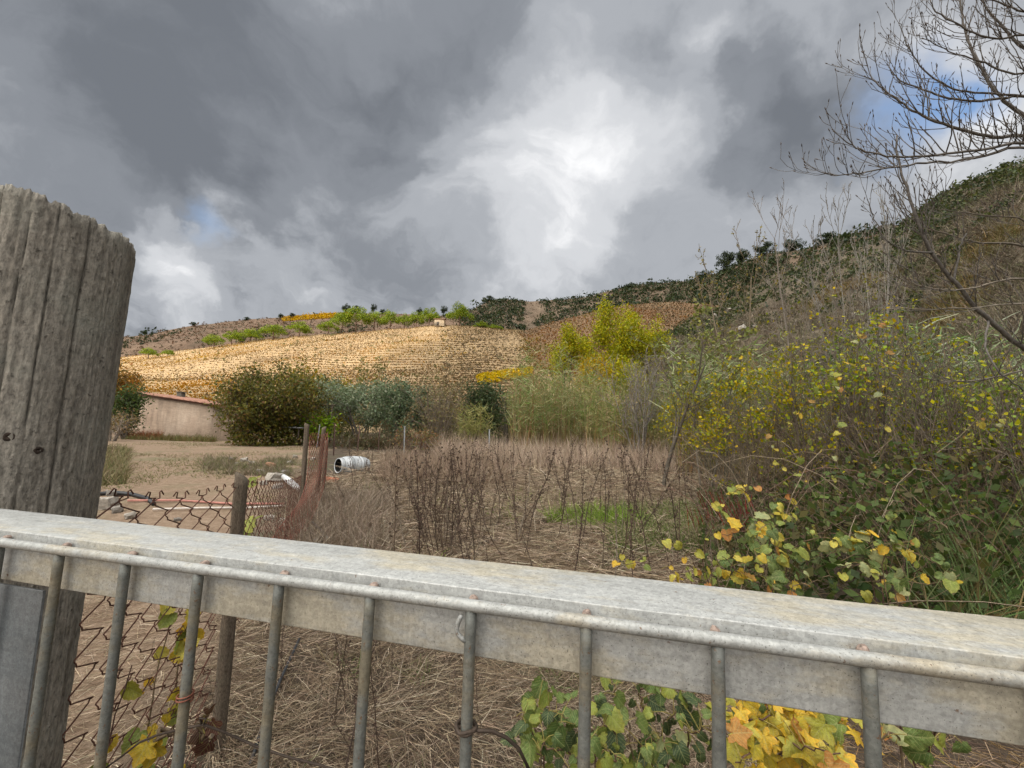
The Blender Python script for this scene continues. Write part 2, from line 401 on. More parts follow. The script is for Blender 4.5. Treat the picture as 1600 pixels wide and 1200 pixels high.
# ------------------------------------------------------------------ ground
def gz(x, y):
    x = np.asarray(x, float); y = np.asarray(y, float)
    b = np.interp(y, [-50, 1.2, 3, 7, 14, 27, 45, 70, 120], [-.1, 0, .08, .28, .36, .30, .6, 1.0, 1.5])
    near = np.exp(-((np.hypot(x, y) / 60) ** 2))
    b = b + near * (.10 * fbm(x * .35, y * .35, 4, 3) + .05 * fbm(x * 1.6, y * 1.6, 3, 9))
    b = b + .08 * np.exp(-(((x + 6.6) / 1.5) ** 2 + ((y - 10.8) / 1.4) ** 2))
    return b
def gpt(px, Y, dz=0):
    x = gx(px, Y); return np.array([x, Y, float(gz(x, Y)) + dz])
def ground():
    def axis(f0, f1, step, lo, hi):
        a = np.arange(f0, f1 + 1e-6, step); L = [a]
        k = f1; d = step; r = []
        while k < hi: d *= 1.18; k += d; r.append(k)
        k = f0; d = step; l = []
        while k > lo: d *= 1.18; k -= d; l.append(k)
        return np.concatenate([l[::-1], a, r])
    xs = axis(-12, 12, .25, -4000, 4000); ys = axis(-1, 22, .25, -3000, 6000)
    X, Y = np.meshgrid(xs, ys, indexing='ij'); Z = gz(X, Y)
    mb = MB(); mb.add(np.stack([X, Y, Z], -1).reshape(-1, 3), grid_faces(len(xs), len(ys)))
    m, t, b, o = mat('soil_and_litter')
    n1 = noise(t, .5, 6, .6); n2 = noise(t, 9, 8, .7); n3 = noise(t, 45, 6, .7)
    straw = ramp(t, n2, [(.25, (.035, .026, .018)), (.5, (.085, .064, .046)), (.75, (.15, .115, .083))])
    yard = ramp(t, n2, [(.25, (.16, .105, .068)), (.5, (.25, .175, .118)), (.75, (.33, .25, .175))])
    tc = N(t, 'ShaderNodeTexCoord'); sp = N(t, 'ShaderNodeSeparateXYZ'); t.links.new(tc.outputs['Object'], sp.inputs[0])
    # left yard of bare trodden earth: x < -0.36*y + 0.6, y > 4
    ma = N(t, 'ShaderNodeMath', operation='MULTIPLY_ADD', i_1=.40, i_2=.2); t.links.new(sp.outputs[1], ma.inputs[0])
    mm = N(t, 'ShaderNodeMath', operation='ADD'); t.links.new(ma.outputs[0], mm.inputs[0]); t.links.new(sp.outputs[0], mm.inputs[1])
    nn = N(t, 'ShaderNodeMath', operation='MULTIPLY_ADD', i_1=3.0, i_2=-1.5); t.links.new(n1, nn.inputs[0])
    m2 = N(t, 'ShaderNodeMath', operation='ADD'); t.links.new(mm.outputs[0], m2.inputs[0]); t.links.new(nn.outputs[0], m2.inputs[1])
    mk = N(t, 'ShaderNodeMapRange'); t.links.new(m2.outputs[0], mk.inputs[0]); mk.inputs[1].default_value = -.3; mk.inputs[2].default_value = -1.2; mk.inputs[3].default_value = 0; mk.inputs[4].default_value = 1
    c = mix(t, mk.outputs[0], straw, yard)
    c = mix(t, .7, c, ramp(t, n3, [(.3, G(.6)), (.7, G(1.35))]), 'MULTIPLY')
    c = mix(t, ramp(t, n1, [(.52, G(0)), (.66, G(.45))]), c, (.12, .135, .065))
    t.links.new(c, b.inputs['Base Color']); b.inputs['Roughness'].default_value = .95; b.inputs['Specular IOR Level'].default_value = .1
    bump(t, b, n3, .8, .03)
    g = mb.build('ground', m, smooth=True); tag(g, kind='structure')
ground()

# ------------------------------------------------------------------ hills (lofted between real ridge and foot lines)
def cubic(xs, ys, x):
    xs = np.asarray(xs, float); ys = np.asarray(ys, float)
    d = np.gradient(ys, xs); i = np.clip(np.searchsorted(xs, x) - 1, 0, len(xs) - 2)
    h = xs[i + 1] - xs[i]; t = (x - xs[i]) / h
    return (2 * t**3 - 3 * t**2 + 1) * ys[i] + (t**3 - 2 * t**2 + t) * h * d[i] + (-2 * t**3 + 3 * t**2) * ys[i + 1] + (t**3 - t**2) * h * d[i + 1]
class Hill:
    def __init__(s, rows, nu, nv, rough=0, rs=.05, seed=1, vpos=None):
        # rows: list of lists of world points, the same number of columns in each
        R = np.array(rows, float); nr, nc, _ = R.shape
        cu = np.linspace(0, 1, nc); u = np.linspace(0, 1, nu)
        A = np.stack([np.stack([cubic(cu, R[r, :, k], u) for k in range(3)], -1) for r in range(nr)])
        cv = np.linspace(0, 1, nr) if vpos is None else np.array(vpos); v = np.linspace(0, 1, nv)
        G_ = np.zeros((nu, nv, 3))
        i = np.clip(np.searchsorted(cv, v) - 1, 0, nr - 2); t = (v - cv[i]) / (cv[i + 1] - cv[i])
        for j in range(nv): G_[:, j] = A[i[j]] * (1 - t[j]) + A[i[j] + 1] * t[j]
        if rough: G_[:, :, 2] += rough * fbm(G_[:, :, 0] * rs, G_[:, :, 1] * rs, 5, seed)
        s.G = G_; s.nu = nu; s.nv = nv
    def __call__(s, u, v):
        a = np.clip(np.asarray(u) * (s.nu - 1), 0, s.nu - 1.001); b = np.clip(np.asarray(v) * (s.nv - 1), 0, s.nv - 1.001)
        i = a.astype(int); j = b.astype(int); fa = (a - i)[..., None]; fb = (b - j)[..., None]; g = s.G
        return (g[i, j] * (1 - fa) + g[i + 1, j] * fa) * (1 - fb) + (g[i, j + 1] * (1 - fa) + g[i + 1, j + 1] * fa) * fb
    def build(s, name, m):
        mb = MB(); mb.add(s.G.reshape(-1, 3), grid_faces(s.nu, s.nv)); o = mb.build(name, m, smooth=True); tag(o, kind='structure'); return o
def P3(px, Y, z): return np.array([gx(px, Y), Y, z])
def hill_mat(name, stops, scale, fine=1.0, second=None, bmp=.6):
    m, t, b, o = mat(name)
    n1 = noise(t, scale, 7, .65); n2 = noise(t, fine, 6, .7)
    c = ramp(t, n1, stops)
    c = mix(t, .8, c, ramp(t, n2, [(.3, G(.62)), (.7, G(1.35))]), 'MULTIPLY')
    if second: c = mix(t, ramp(t, noise(t, second[0], 5, .6), [(second[1], G(0)), (second[1] + .12, G(1))]), c, second[2])
    t.links.new(c, b.inputs['Base Color']); b.inputs['Roughness'].default_value = .95; b.inputs['Specular IOR Level'].default_value = .1
    bump(t, b, n2, bmp, .4)
    return m
# golden vineyard hill
cA = [-500, -150, 190, 400, 560, 700, 800, 950, 1150]
topA = [592, 580, 560, 533, 518, 509, 515, 532, 545]
YA = [170, 180, 190, 195, 198, 200, 196, 190, 180]
rA = [[P3(p, 52, .3) for p in cA],
      [at(p, 628 + (p - 500) * .02, 75) for p in cA],
      [at(p, .40 * tp + .60 * (622 + (p - 500) * .02), 112) for p, tp in zip(cA, topA)],
      [at(p, .78 * tp + .22 * (612 + (p - 500) * .02), 155) for p, tp in zip(cA, topA)],
      [at(p, tp, y) for p, tp, y in zip(cA, topA, YA)],
      [P3(p, y * 1.35, 12) for p, y in zip(cA, YA)]]
HA = Hill(rA, 160, 110, 1.2, .05, 21)
HA.build('vineyard_hill', hill_mat('vineyard_soil', [(.3, (.23, .155, .085)), (.5, (.31, .215, .118)), (.7, (.37, .265, .148))], .06, .9))
# brown scrub ridge behind it
cB = [-600, -200, 0, 190, 300, 380, 450, 530, 600, 680, 760, 880]
topB = [545, 538, 530, 525, 508, 500, 495, 489, 490, 494, 505, 525]
rB = [[P3(p, 215, 0) for p in cB], [at(p, .5 * t + .5 * 560, 275) for p, t in zip(cB, topB)], [at(p, t, 340) for p, t in zip(cB, topB)], [P3(p, 470, 10) for p in cB]]
HB = Hill(rB, 130, 60, 2.0, .03, 31)
HB.build('scrub_ridge', hill_mat('scrub_ridge_earth', [(.3, (.10, .075, .05)), (.5, (.16, .105, .07)), (.72, (.20, .135, .09))], .05, .5))
# dark wooded ridge to the right
cC = [600, 680, 730, 775, 830, 900, 960, 1000, 1050, 1100, 1150, 1200, 1280, 1350, 1460, 1700]
topC = [512, 497, 486, 468, 470, 466, 452, 446, 441, 434, 414, 398, 382, 362, 345, 330]
YC = [360, 360, 360, 360, 360, 355, 345, 335, 320, 300, 270, 245, 225, 210, 200, 190]
rC = [[P3(p, y * .62, 0) for p, y in zip(cC, YC)], [at(p, .5 * t + .5 * 565, y * .82) for p, t, y in zip(cC, topC, YC)], [at(p, t, y) for p, t, y in zip(cC, topC, YC)], [P3(p, y * 1.35, 10) for p, y in zip(cC, YC)]]
HC = Hill(rC, 150, 60, 2.0, .03, 41)
HC.build('wooded_ridge', hill_mat('ridge_earth', [(.3, (.085, .068, .046)), (.5, (.14, .10, .068)), (.72, (.19, .14, .095))], .04, .5))
# rust-orange vineyard
cD = [760, 830, 900, 960, 1000, 1050, 1110, 1200]
topD = [530, 513, 495, 480, 474, 471, 476, 490]
rD = [[P3(p, 80, 0) for p in cD], [at(p, 575, 120) for p in cD], [at(p, t, 185) for p, t in zip(cD, topD)], [P3(p, 260, 5) for p in cD]]
HD = Hill(rD, 90, 70, 1.0, .05, 51)
HD.build('orange_vineyard_slope', hill_mat('orange_vineyard_soil', [(.3, (.12, .075, .042)), (.5, (.17, .105, .058)), (.7, (.21, .14, .08))], .08, .7))
# near hillside on the right
cE = [985, 1050, 1120, 1200, 1300, 1400, 1450, 1500, 1560, 1600, 1750, 2100]
topE = [560, 512, 482, 436, 392, 362, 322, 292, 264, 245, 190, 120]
YE = [100, 112, 112, 104, 92, 82, 78, 73, 68, 64, 58, 46]
YE0 = [62, 52, 42, 32, 25, 20, 18.5, 17, 15.5, 14.5, 11, 7]
rE = [[P3(p, y, .2) for p, y in zip(cE, YE0)],
      [at(p, .55 * (668 + (p - 800) * .034) + .45 * t - 6, .62 * y0 + .38 * y) for p, t, y, y0 in zip(cE, topE, YE, YE0)],
      [at(p, t, y) for p, t, y in zip(cE, topE, YE)],
      [P3(p, y * 1.6, z) for p, y, z in zip(cE, YE, [10, 14, 16, 20, 24, 30, 34, 36, 38, 40, 40, 40])]]
HE = Hill(rE, 200, 90, 1.8, .08, 61)
HE.build('right_hillside', hill_mat('hillside_earth', [(.3, (.075, .058, .04)), (.5, (.12, .095, .066)), (.7, (.185, .15, .107))], .12, 1.5, (.05, .60, (.115, .125, .05))))
HILLS = dict(A=HA, B=HB, C=HC, D=HD, E=HE)
# ------------------------------------------------------------------ unseen cloud bank added to block the sun, gap shaped around the vineyard hill
def shade_cloud_bank():
    H = 820.0; sx, sy = S[0] / S[2], S[1] / S[2]
    def up_(p): return np.array([p[0] + sx * (H - p[2]), p[1] + sy * (H - p[2])])
    uv = [(0.02, .10), (.25, .10), (.45, .09), (.50, .12), (.535, .3), (.575, .5), (.62, .7), (.65, .8), (.5, .8), (.3, .8), (.02, .8)]
    poly = np.array([up_(HA(np.array(a), np.array(b)) + np.array([0, 14, 14]) * (b > .75)) for a, b in uv])
    hole2 = up_(HB(np.array(.60), np.array(.63)))
    def inside(x, y):
        r = np.zeros(x.shape, bool); j = len(poly) - 1
        for i in range(len(poly)):
            xi, yi = poly[i]; xj, yj = poly[j]
            r ^= ((yi > y) != (yj > y)) & (x < (xj - xi) * (y - yi) / (yj - yi + 1e-9) + xi); j = i
        return r
    cell = 9.0
    xs = np.arange(-520, 330, cell) + sx * H; ys = np.arange(-160, 470, cell) + sy * H
    X, Y = np.meshgrid(xs, ys, indexing='ij')
    wx = X + 26 * fbm(X * .02, Y * .02, 3, 5); wy = Y + 26 * fbm(X * .02, Y * .02, 3, 15)
    keep = ~inside(wx, wy) & ~(np.hypot((wx - hole2[0]) / 30, (wy - hole2[1]) / 22) < 1)
    th = 18 + 30 * np.abs(fbm(X * .02, Y * .02, 4, 8))
    Zt = H + th; Zb = H - .35 * th + 6 * fbm(X * .05, Y * .05, 3, 18)
    nx, ny = X.shape; mb = MB()
    V = np.concatenate([np.stack([X, Y, Zt], -1).reshape(-1, 3), np.stack([X, Y, Zb], -1).reshape(-1, 3)])
    kc = keep[:-1, :-1]; n = nx * ny; idx = np.arange(n).reshape(nx, ny)
    a = idx[:-1, :-1][kc]; b = idx[1:, :-1][kc]; c = idx[1:, 1:][kc]; d = idx[:-1, 1:][kc]
    Q = [np.stack([a, b, c, d], -1), np.stack([d, c, b, a], -1) + n]
    for di, dj, e in ((-1, 0, ('a', 'd')), (1, 0, ('c', 'b')), (0, -1, ('b', 'a')), (0, 1, ('d', 'c'))):
        pk = np.pad(kc, 1); nb = pk[1 + di:1 + di + kc.shape[0], 1 + dj:1 + dj + kc.shape[1]]
        ed = kc & ~nb; pts = dict(a=idx[:-1, :-1][ed], b=idx[1:, :-1][ed], c=idx[1:, 1:][ed], d=idx[:-1, 1:][ed])
        p, q = pts[e[0]], pts[e[1]]
        Q.append(np.stack([p, q, q + n, p + n], -1))
    mb.add(V, np.concatenate(Q))
    m = bpy.data.materials.new('shade_cloud_vapour'); m.use_nodes = True; t = m.node_tree; t.nodes.clear()
    o = N(t, 'ShaderNodeOutputMaterial'); d_ = N(t, 'ShaderNodeBsdfDiffuse'); d_.inputs[0].default_value = (.9, .9, .9, 1)
    tr = N(t, 'ShaderNodeBsdfTranslucent'); tr.inputs[0].default_value = (.95, .95, .95, 1)
    mx = N(t, 'ShaderNodeMixShader', i_0=.6); t.links.new(d_.outputs[0], mx.inputs[1]); t.links.new(tr.outputs[0], mx.inputs[2])
    tp = N(t, 'ShaderNodeBsdfTransparent'); mx2 = N(t, 'ShaderNodeMixShader', i_0=.28); t.links.new(mx.outputs[0], mx2.inputs[1]); t.links.new(tp.outputs[0], mx2.inputs[2])
    t.links.new(mx2.outputs[0], o.inputs[0])
    ob = mb.build('shade_cloud', m, smooth=True); tag(ob, kind='structure')
shade_cloud_bank()

# ------------------------------------------------------------------ metal gate
TH = .235
g_ax = np.array([math.cos(TH), -math.sin(TH), 0]); g_n = np.array([math.sin(TH), math.cos(TH), 0]); g_z = np.array([0, 0, 1.0])
G0 = np.array([-.6186, .6127, CAMZ - .1894]); AX = [g_ax, g_n, g_z]
def gp(s, d=0, z=0): return G0 + g_ax * s + g_n * d + g_z * z      # along, behind the bars, above the bar tops
def gate():
    o0 = gp(0, 0, -1.0)
    T = thing('metal_gate', 'grey galvanised metal bar gate with a broad flat top rail in the foreground', 'gate', (o0[0], o0[1], 0))
    def part(mb, name, m, smooth=False, par=T):
        ob = mb.build(name, m, None, smooth)
        ob.parent = par
        if par is T: ob.matrix_parent_inverse = Matrix.Translation(-Vector(T.location))
        return ob
    s0, s1 = -.75, 1.62
    # top rail: long box section, finely subdivided along so that it can be dented a little
    mb = MB(); n = 60; ss = np.linspace(s0, s1, n)
    prof = []
    d0, d1, z0, z1, r = .0135, .112, -.053, .0165, .0016
    for cx, cz, a0 in ((d1 - r, z1 - r, 0), (d0 + r, z1 - r, 90), (d0 + r, z0 + r, 180), (d1 - r, z0 + r, 270)):
        for k in range(4):
            a = math.radians(a0 + 30 * k); prof.append((cx + r * math.cos(a), cz + r * math.sin(a)))
    prof = np.array(prof); k = len(prof)
    V = []
    for i, s in enumerate(ss):
        wob = .0012 * vnoise(np.array(s * 9), np.array(0.3), 4); wz = .0010 * vnoise(np.array(s * 7), np.array(5.3), 6)
        for (d, z) in prof: V.append(gp(s, d + wob, z + wz + (.0012 * vnoise(np.array(s * 12), np.array(d * 30), 8) if z > 0 else 0)))
    V = np.array(V); Fq = [[i * k + j, i * k + (j + 1) % k, (i + 1) * k + (j + 1) % k, (i + 1) * k + j] for i in range(n - 1) for j in range(k)]
    mb.add(V, Fq)
    for base in (0, (n - 1) * k):
        mb.T.append(np.array([[base, base + j, base + j + 1] for j in range(1, k - 1)]))
    ob = part(mb, 'top_rail', M_RAIL, True); shade(ob, 35)
    # round rod welded along the front
    mb = MB(); ss = np.linspace(s0, s1, 80)
    tube(mb, [gp(s, -.0005 + .0006 * vnoise(np.array(s * 6), np.array(.5), 2), .0042 + .0006 * vnoise(np.array(s * 8), np.array(3.5), 3)) for s in ss], .0064, 14)
    part(mb, 'front_rod', M_ROD, True)
    # vertical bars
    for i in range(-3, 13):
        mb = MB(); zz = np.linspace(.0, -1.14, 60)
        tube(mb, [gp(i * .12 + .0012 * vnoise(np.array(z * 6), np.array(i * 1.7), 7), .001, z) for z in zz], [.0060 + .0005 * float(vnoise(np.array(z * 70), np.array(i * 3.1), 17)) for z in zz], 12)
        b = part(mb, 'bar', M_BAR, True)
        mw = MB(); c = gp(i * .12, .0075, .0118)          # stub of the bar end and weld behind the rod
        ring = []
        tube(mw, [c + np.array([0, 0, -.008]), c + np.array([0, 0, -.0025]), c + np.array([.0007 * math.sin(i * 3), 0, -.0003]), c + np.array([.0012 * math.sin(i * 3), 0, .0002 + .0006 * math.cos(i * 5)])], [.0058, .0052 + .0008 * math.sin(i * 7), .0036, .001], 9)
        part(mw, 'weld', M_WELD, True, par=b)
    # bottom rail and end stile, below and beside the view
    mb = MB(); box(mb, gp((s0 + s1) / 2, .04, -1.16), (s1 - s0, .05, .05), AX, bev=.004); part(mb, 'bottom_rail', M_RAIL)
    # sheet steel lock plate at the hinge side
    mb = MB(); box(mb, gp(-.155, .0165, -.36), (.222, .004, .60), AX, bev=.001); part(mb, 'lock_plate', M_PLATE)
    # two welded eye hooks beside bars
    for i, sg in ((5, -1),):
        mb = MB(); base = gp(i * .12 + sg * .010, -.001, 0)
        tube(mb, [base + g_ax * dx + g_z * dz - g_n * .002 for dx, dz in ((.001, -.005), (-.001, -.009), (-.003, -.014), (-.004, -.019), (-.003, -.024), (.002, -.028), (.006, -.031))], [.002, .0026, .0026, .0026, .0026, .0026, .002], 8)
        part(mb, 'hook', M_ROD, True)
def shade(ob, deg):
    me = ob.data
    import bmesh
    bm = bmesh.new(); bm.from_mesh(me)
    bmesh.ops.recalc_face_normals(bm, faces=bm.faces)
    for e in bm.edges:
        if len(e.link_faces) == 2 and e.calc_face_angle(0) > math.radians(deg): e.smooth = False
    for f in bm.faces: f.smooth = True
    bm.to_mesh(me); bm.free()
M_WELD = plain('weld_rust', (.27, .20, .16), .75, .2, 260, .55)
gate()

# ------------------------------------------------------------------ big timber gate post
def big_post():
    az = math.radians(-49.2); dist = 1.62; R = .170
    c = np.array([math.sin(az) * dist, math.cos(az) * dist, 0])
    T = thing('timber_gate_post', 'thick weathered grey round timber post with long cracks at the left', 'post', c)
    nth, nz = 380, 115
    ztop = CAMZ + .500
    th = np.linspace(0, 2 * math.pi, nth, endpoint=False); zz = np.linspace(-.3, 1, nz)
    TH_, ZZ = np.meshgrid(th, np.linspace(0, 1, nz), indexing='ij')
    # top cut leans a little and is chipped
    top = ztop + -.026 * np.cos(TH_ - .86) + .018 * fbm(np.cos(TH_) * 11, np.sin(TH_) * 11, 5, 3, .65)
    Zw = -.3 + (top + .3) * ZZ
    rr = R * (1 + .035 * fbm(np.cos(TH_) * 1.3 + 5, Zw * 1.2 + np.sin(TH_) * 1.3, 3, 12))
    rr = rr + .010 * np.clip((Zw - 1.2) / .7, 0, 1)
    wander = .05 * fbm(Zw * 2.2, np.zeros_like(Zw), 3, 22)
    for k in range(16):
        t0 = random.uniform(0, 2 * math.pi); wd = random.choice([.006, .008, .010]); dp = random.choice([.003, .004, .005])
        z0 = random.uniform(.2, 1.9); ln = random.uniform(.2, .8)
        tt = t0 + wander + .03 * fbm(Zw * 3 + k * 7, np.zeros_like(Zw), 2, 50 + k)
        dd = (TH_ - tt + math.pi) % (2 * math.pi) - math.pi
        rr = rr - dp * np.exp(-(dd / wd) ** 2) * np.clip(1.4 - np.abs(Zw - z0) / ln, 0, 1)
    facing = math.atan2(-c[1], -c[0])
    for off, wd, dp in ((.42, .010, .022), (.10, .006, .011), (-.16, .006, .012), (.78, .005, .006), (-.42, .006, .009)):   # the long splits that face the camera
        tt = facing + off + wander * .9
        dd = (TH_ - tt + math.pi) % (2 * math.pi) - math.pi
        rr = rr - dp * np.exp(-(dd / wd) ** 2)
    rr = rr + .0026 * fbm(TH_ * 26, Zw * 9, 4, 71, .6) + .0030 * fbm(TH_ * 45, Zw * 60, 3, 81, .6)
    edge = np.clip((ZZ - .985) / .015, 0, 1); rr = rr - .0025 * edge ** 2
    X = rr * np.cos(TH_); Y = rr * np.sin(TH_)
    mb = MB(); V = np.stack([X, Y, Zw], -1).reshape(-1, 3); mb.add(V, grid_faces(nth, nz, True))
    # sawn top
    rim = np.arange(nth) * nz + nz - 1; n0 = mb.n
    V2 = []; rings = [.8, .55, .3, .08]
    for q in rings:
        for i in range(nth):
            p = V[rim[i]]; V2.append([p[0] * q, p[1] * q, ztop + (p[2] - ztop) * q + .004 * float(vnoise(np.array(p[0] * q * 60), np.array(p[1] * q * 60), 4))])
    mb.add(V2, np.zeros((0, 4), int))
    prev = rim
    for k in range(len(rings)):
        cur = n0 + k * nth + np.arange(nth)
        mb.Q.append(np.stack([prev, np.roll(prev, -1), np.roll(cur, -1), cur], -1)); prev = cur
    mb.T.append(np.stack([prev[1:-1], prev[2:], np.full(nth - 2, prev[0])], -1))
    mb.build('trunk', M_POST, T, True)
    for a, z, r in ((facing - .45, 1.93, .013), (facing + .25, 1.47, .008), (facing - .02, 1.50, .010)):   # knots
        k = MB(); n = np.array([math.cos(a), math.sin(a), 0]); p = n * (R + .004) + np.array([0, 0, z]); p_in = p - n * .012
        tube(k, [p_in, p - n * .002, p + n * .001, p - n * .001], [r * 1.2, r * 1.15, r * .8, r * .15], 14)
        k.build('knot', M_KNOT, T, True)
M_KNOT = plain('knot_wood', (.035, .022, .014), .9, 0, 60, .5)
big_post()
# ------------------------------------------------------------------ chain-link fence with wooden posts
FA, FB, FC = np.array([-1.05, 1.07, 0]), np.array([-1.290, 2.10, 0]), np.array([-3.22, 6.75, 0])
def stake(c, h, r, tilt=(0, 0), seed=0, sides=20, nz=30):
    mb = MB(); th = np.linspace(0, 2 * math.pi, sides * 3, endpoint=False); z = np.linspace(-.15, h, nz)
    T_, Z_ = np.meshgrid(th, z, indexing='ij')
    rr = r * (1 + .10 * fbm(np.cos(T_) * 1.1 + seed, Z_ * 1.5 + np.sin(T_), 3, seed)) - r * .10 * np.clip(fbm(T_ * 5, Z_ * 1.0, 2, seed + 5), 0, 1)
    ztop = Z_ + (Z_ > h - 1e-6) * .02 * np.cos(T_ + seed)
    X = rr * np.cos(T_) + tilt[0] * Z_; Y = rr * np.sin(T_) + tilt[1] * Z_
    V = np.stack([X, Y, ztop], -1).reshape(-1, 3); mb.add(V, grid_faces(len(th), nz, True))
    rim = np.arange(len(th)) * nz + nz - 1
    mb.add([[tilt[0] * h, tilt[1] * h, h + .004]], np.zeros((0, 4), int))
    mb.T.append(np.stack([rim, np.roll(rim, -1), np.full(len(rim), mb.n - 1)], -1))
    return mb
def chain_link():
    T = thing('chain_link_fence', 'rusty chain-link fence with a short wooden post running back from the gate post', 'fence', (FB[0], FB[1], float(gz(FB[0], FB[1]))))
    inv = Matrix.Translation(-Vector(T.location))
    def put(ob): ob.parent = T; ob.matrix_parent_inverse = inv; return ob
    z = float(gz(FB[0], FB[1]))
    p = put(stake(FB, 1.29 - z, .029, (-0.012, 0), 3).build('post', M_POST2, None, True)); p.location = (FB[0] + .03, FB[1] - .03, z)
    w = .082; pitch = .088
    def wire_mesh(H):
        """one zigzag wire hanging down from its knuckle; local x runs along the fence"""
        pts = []; n = int(H / pitch * 2)
        pts += [(.012, 0, .020), (.004, .004, .034), (-.008, .003, .030), (-.010, 0, .012)]
        for k in range(n + 1):
            sx = -1 if k % 2 == 0 else 1
            zc = -k * pitch / 2
            pts += [(sx * w * .51, -.004 * sx, zc + .007), (sx * w * .535, .004 * sx, zc), (sx * w * .51, .004 * sx, zc - .007)]
        mb = MB(); tube(mb, pts, .0021, 5); return mb.mesh('wire', M_RUST, True)
    for (A, B, zt0, zt1, H) in ((FA, FB, 1.345, 1.235, 1.25), (FB, FC, 1.235, .72, .72)):
        d = B - A; L = np.linalg.norm(d); d = d / L; n = int(L / w); me = wire_mesh(H); ang = math.atan2(d[1], d[0])
        for i in range(1 if A is FA else 0, n):
            s = (i + .5) * w; q = A + d * s
            o = bpy.data.objects.new('wire', me); C.objects.link(o); put(o)
            f = s / L; sag = -.03 * math.sin(math.pi * f)
            o.location = (q[0] + random.uniform(-.003, .003), q[1], zt0 + (zt1 - zt0) * f + sag + random.uniform(-.003, .003))
            o.rotation_euler = (random.uniform(-.03, .03), random.uniform(-.03, .03), ang + (math.pi if i % 2 else 0) + random.uniform(-.04, .04))
chain_link()
def tall_stakes():
    for (px, Y, py, r, tl, lab) in ((486, 6.75, 663, .036, (-.015, 0), 'tall dark wooden stake at the end of the chain-link fence, left of the netting'),
                                    (508, 7.15, 668, .034, (.025, 0), 'dark wooden stake on the right edge of the red netting'),
                                    (517, 7.55, 690, .030, (.0, .0), 'thin grey wooden stake just right of the red netting')):
        p = gpt(px, Y); top = at(px, py, Y)
        o = stake(p, top[2] - p[2], r, tl, int(px)).build('wooden_stake', M_POST2, None, True, loc=tuple(p))
        tag(o, lab, 'stake', 'wooden stakes at the netting')
tall_stakes()
def netting():
    # rust-red wire netting hung between the two tall stakes and trailing forward to the left
    rows = [((484, 678, 6.8), (512, 676, 7.1)), ((483, 720, 6.7), (511, 722, 7.0)), ((478, 752, 6.4), (506, 756, 6.8)), ((466, 785, 5.7), (496, 790, 6.2)), ((446, 815, 5.0), (482, 822, 5.5)), ((426, 842, 4.4), (464, 848, 4.9))]
    A = np.array([at(*r[0]) for r in rows]); B = np.array([at(*r[1]) for r in rows])
    tt = np.linspace(0, 1, len(rows))
    def surf(u, v):
        a = np.array([cubic(tt, A[:, k], v) for k in range(3)]); b = np.array([cubic(tt, B[:, k], v) for k in range(3)])
        p = a * (1 - u) + b * u
        return p + np.array([.02, -.06, .02]) * math.sin(u * 7 + v * 9) 
    mb = MB(); polys = []
    nu, nv = 9, 46
    for s in (1, -1):
        for k in range(-nv, nu + nv):
            pts = []
            for j in range(nv + 1):
                u = (k + s * j * .5) / nu
                if 0 <= u <= 1: pts.append(surf(u, j / nv))
                elif len(pts): break
            if len(pts) > 1: polys.append((pts, np.full(len(pts), .0036), (.5, .5, .5)))
    for u in (0, 1): polys.append(([surf(u, j / nv) for j in range(nv + 1)], np.full(nv + 1, .005), (.5, .5, .5)))
    prisms(mb, polys, 4)
    o = mb.build('wire_netting', M_RUSTRED); tag(o, 'rust-red wire netting strung between two dark stakes and trailing down to the left', 'netting')
netting()

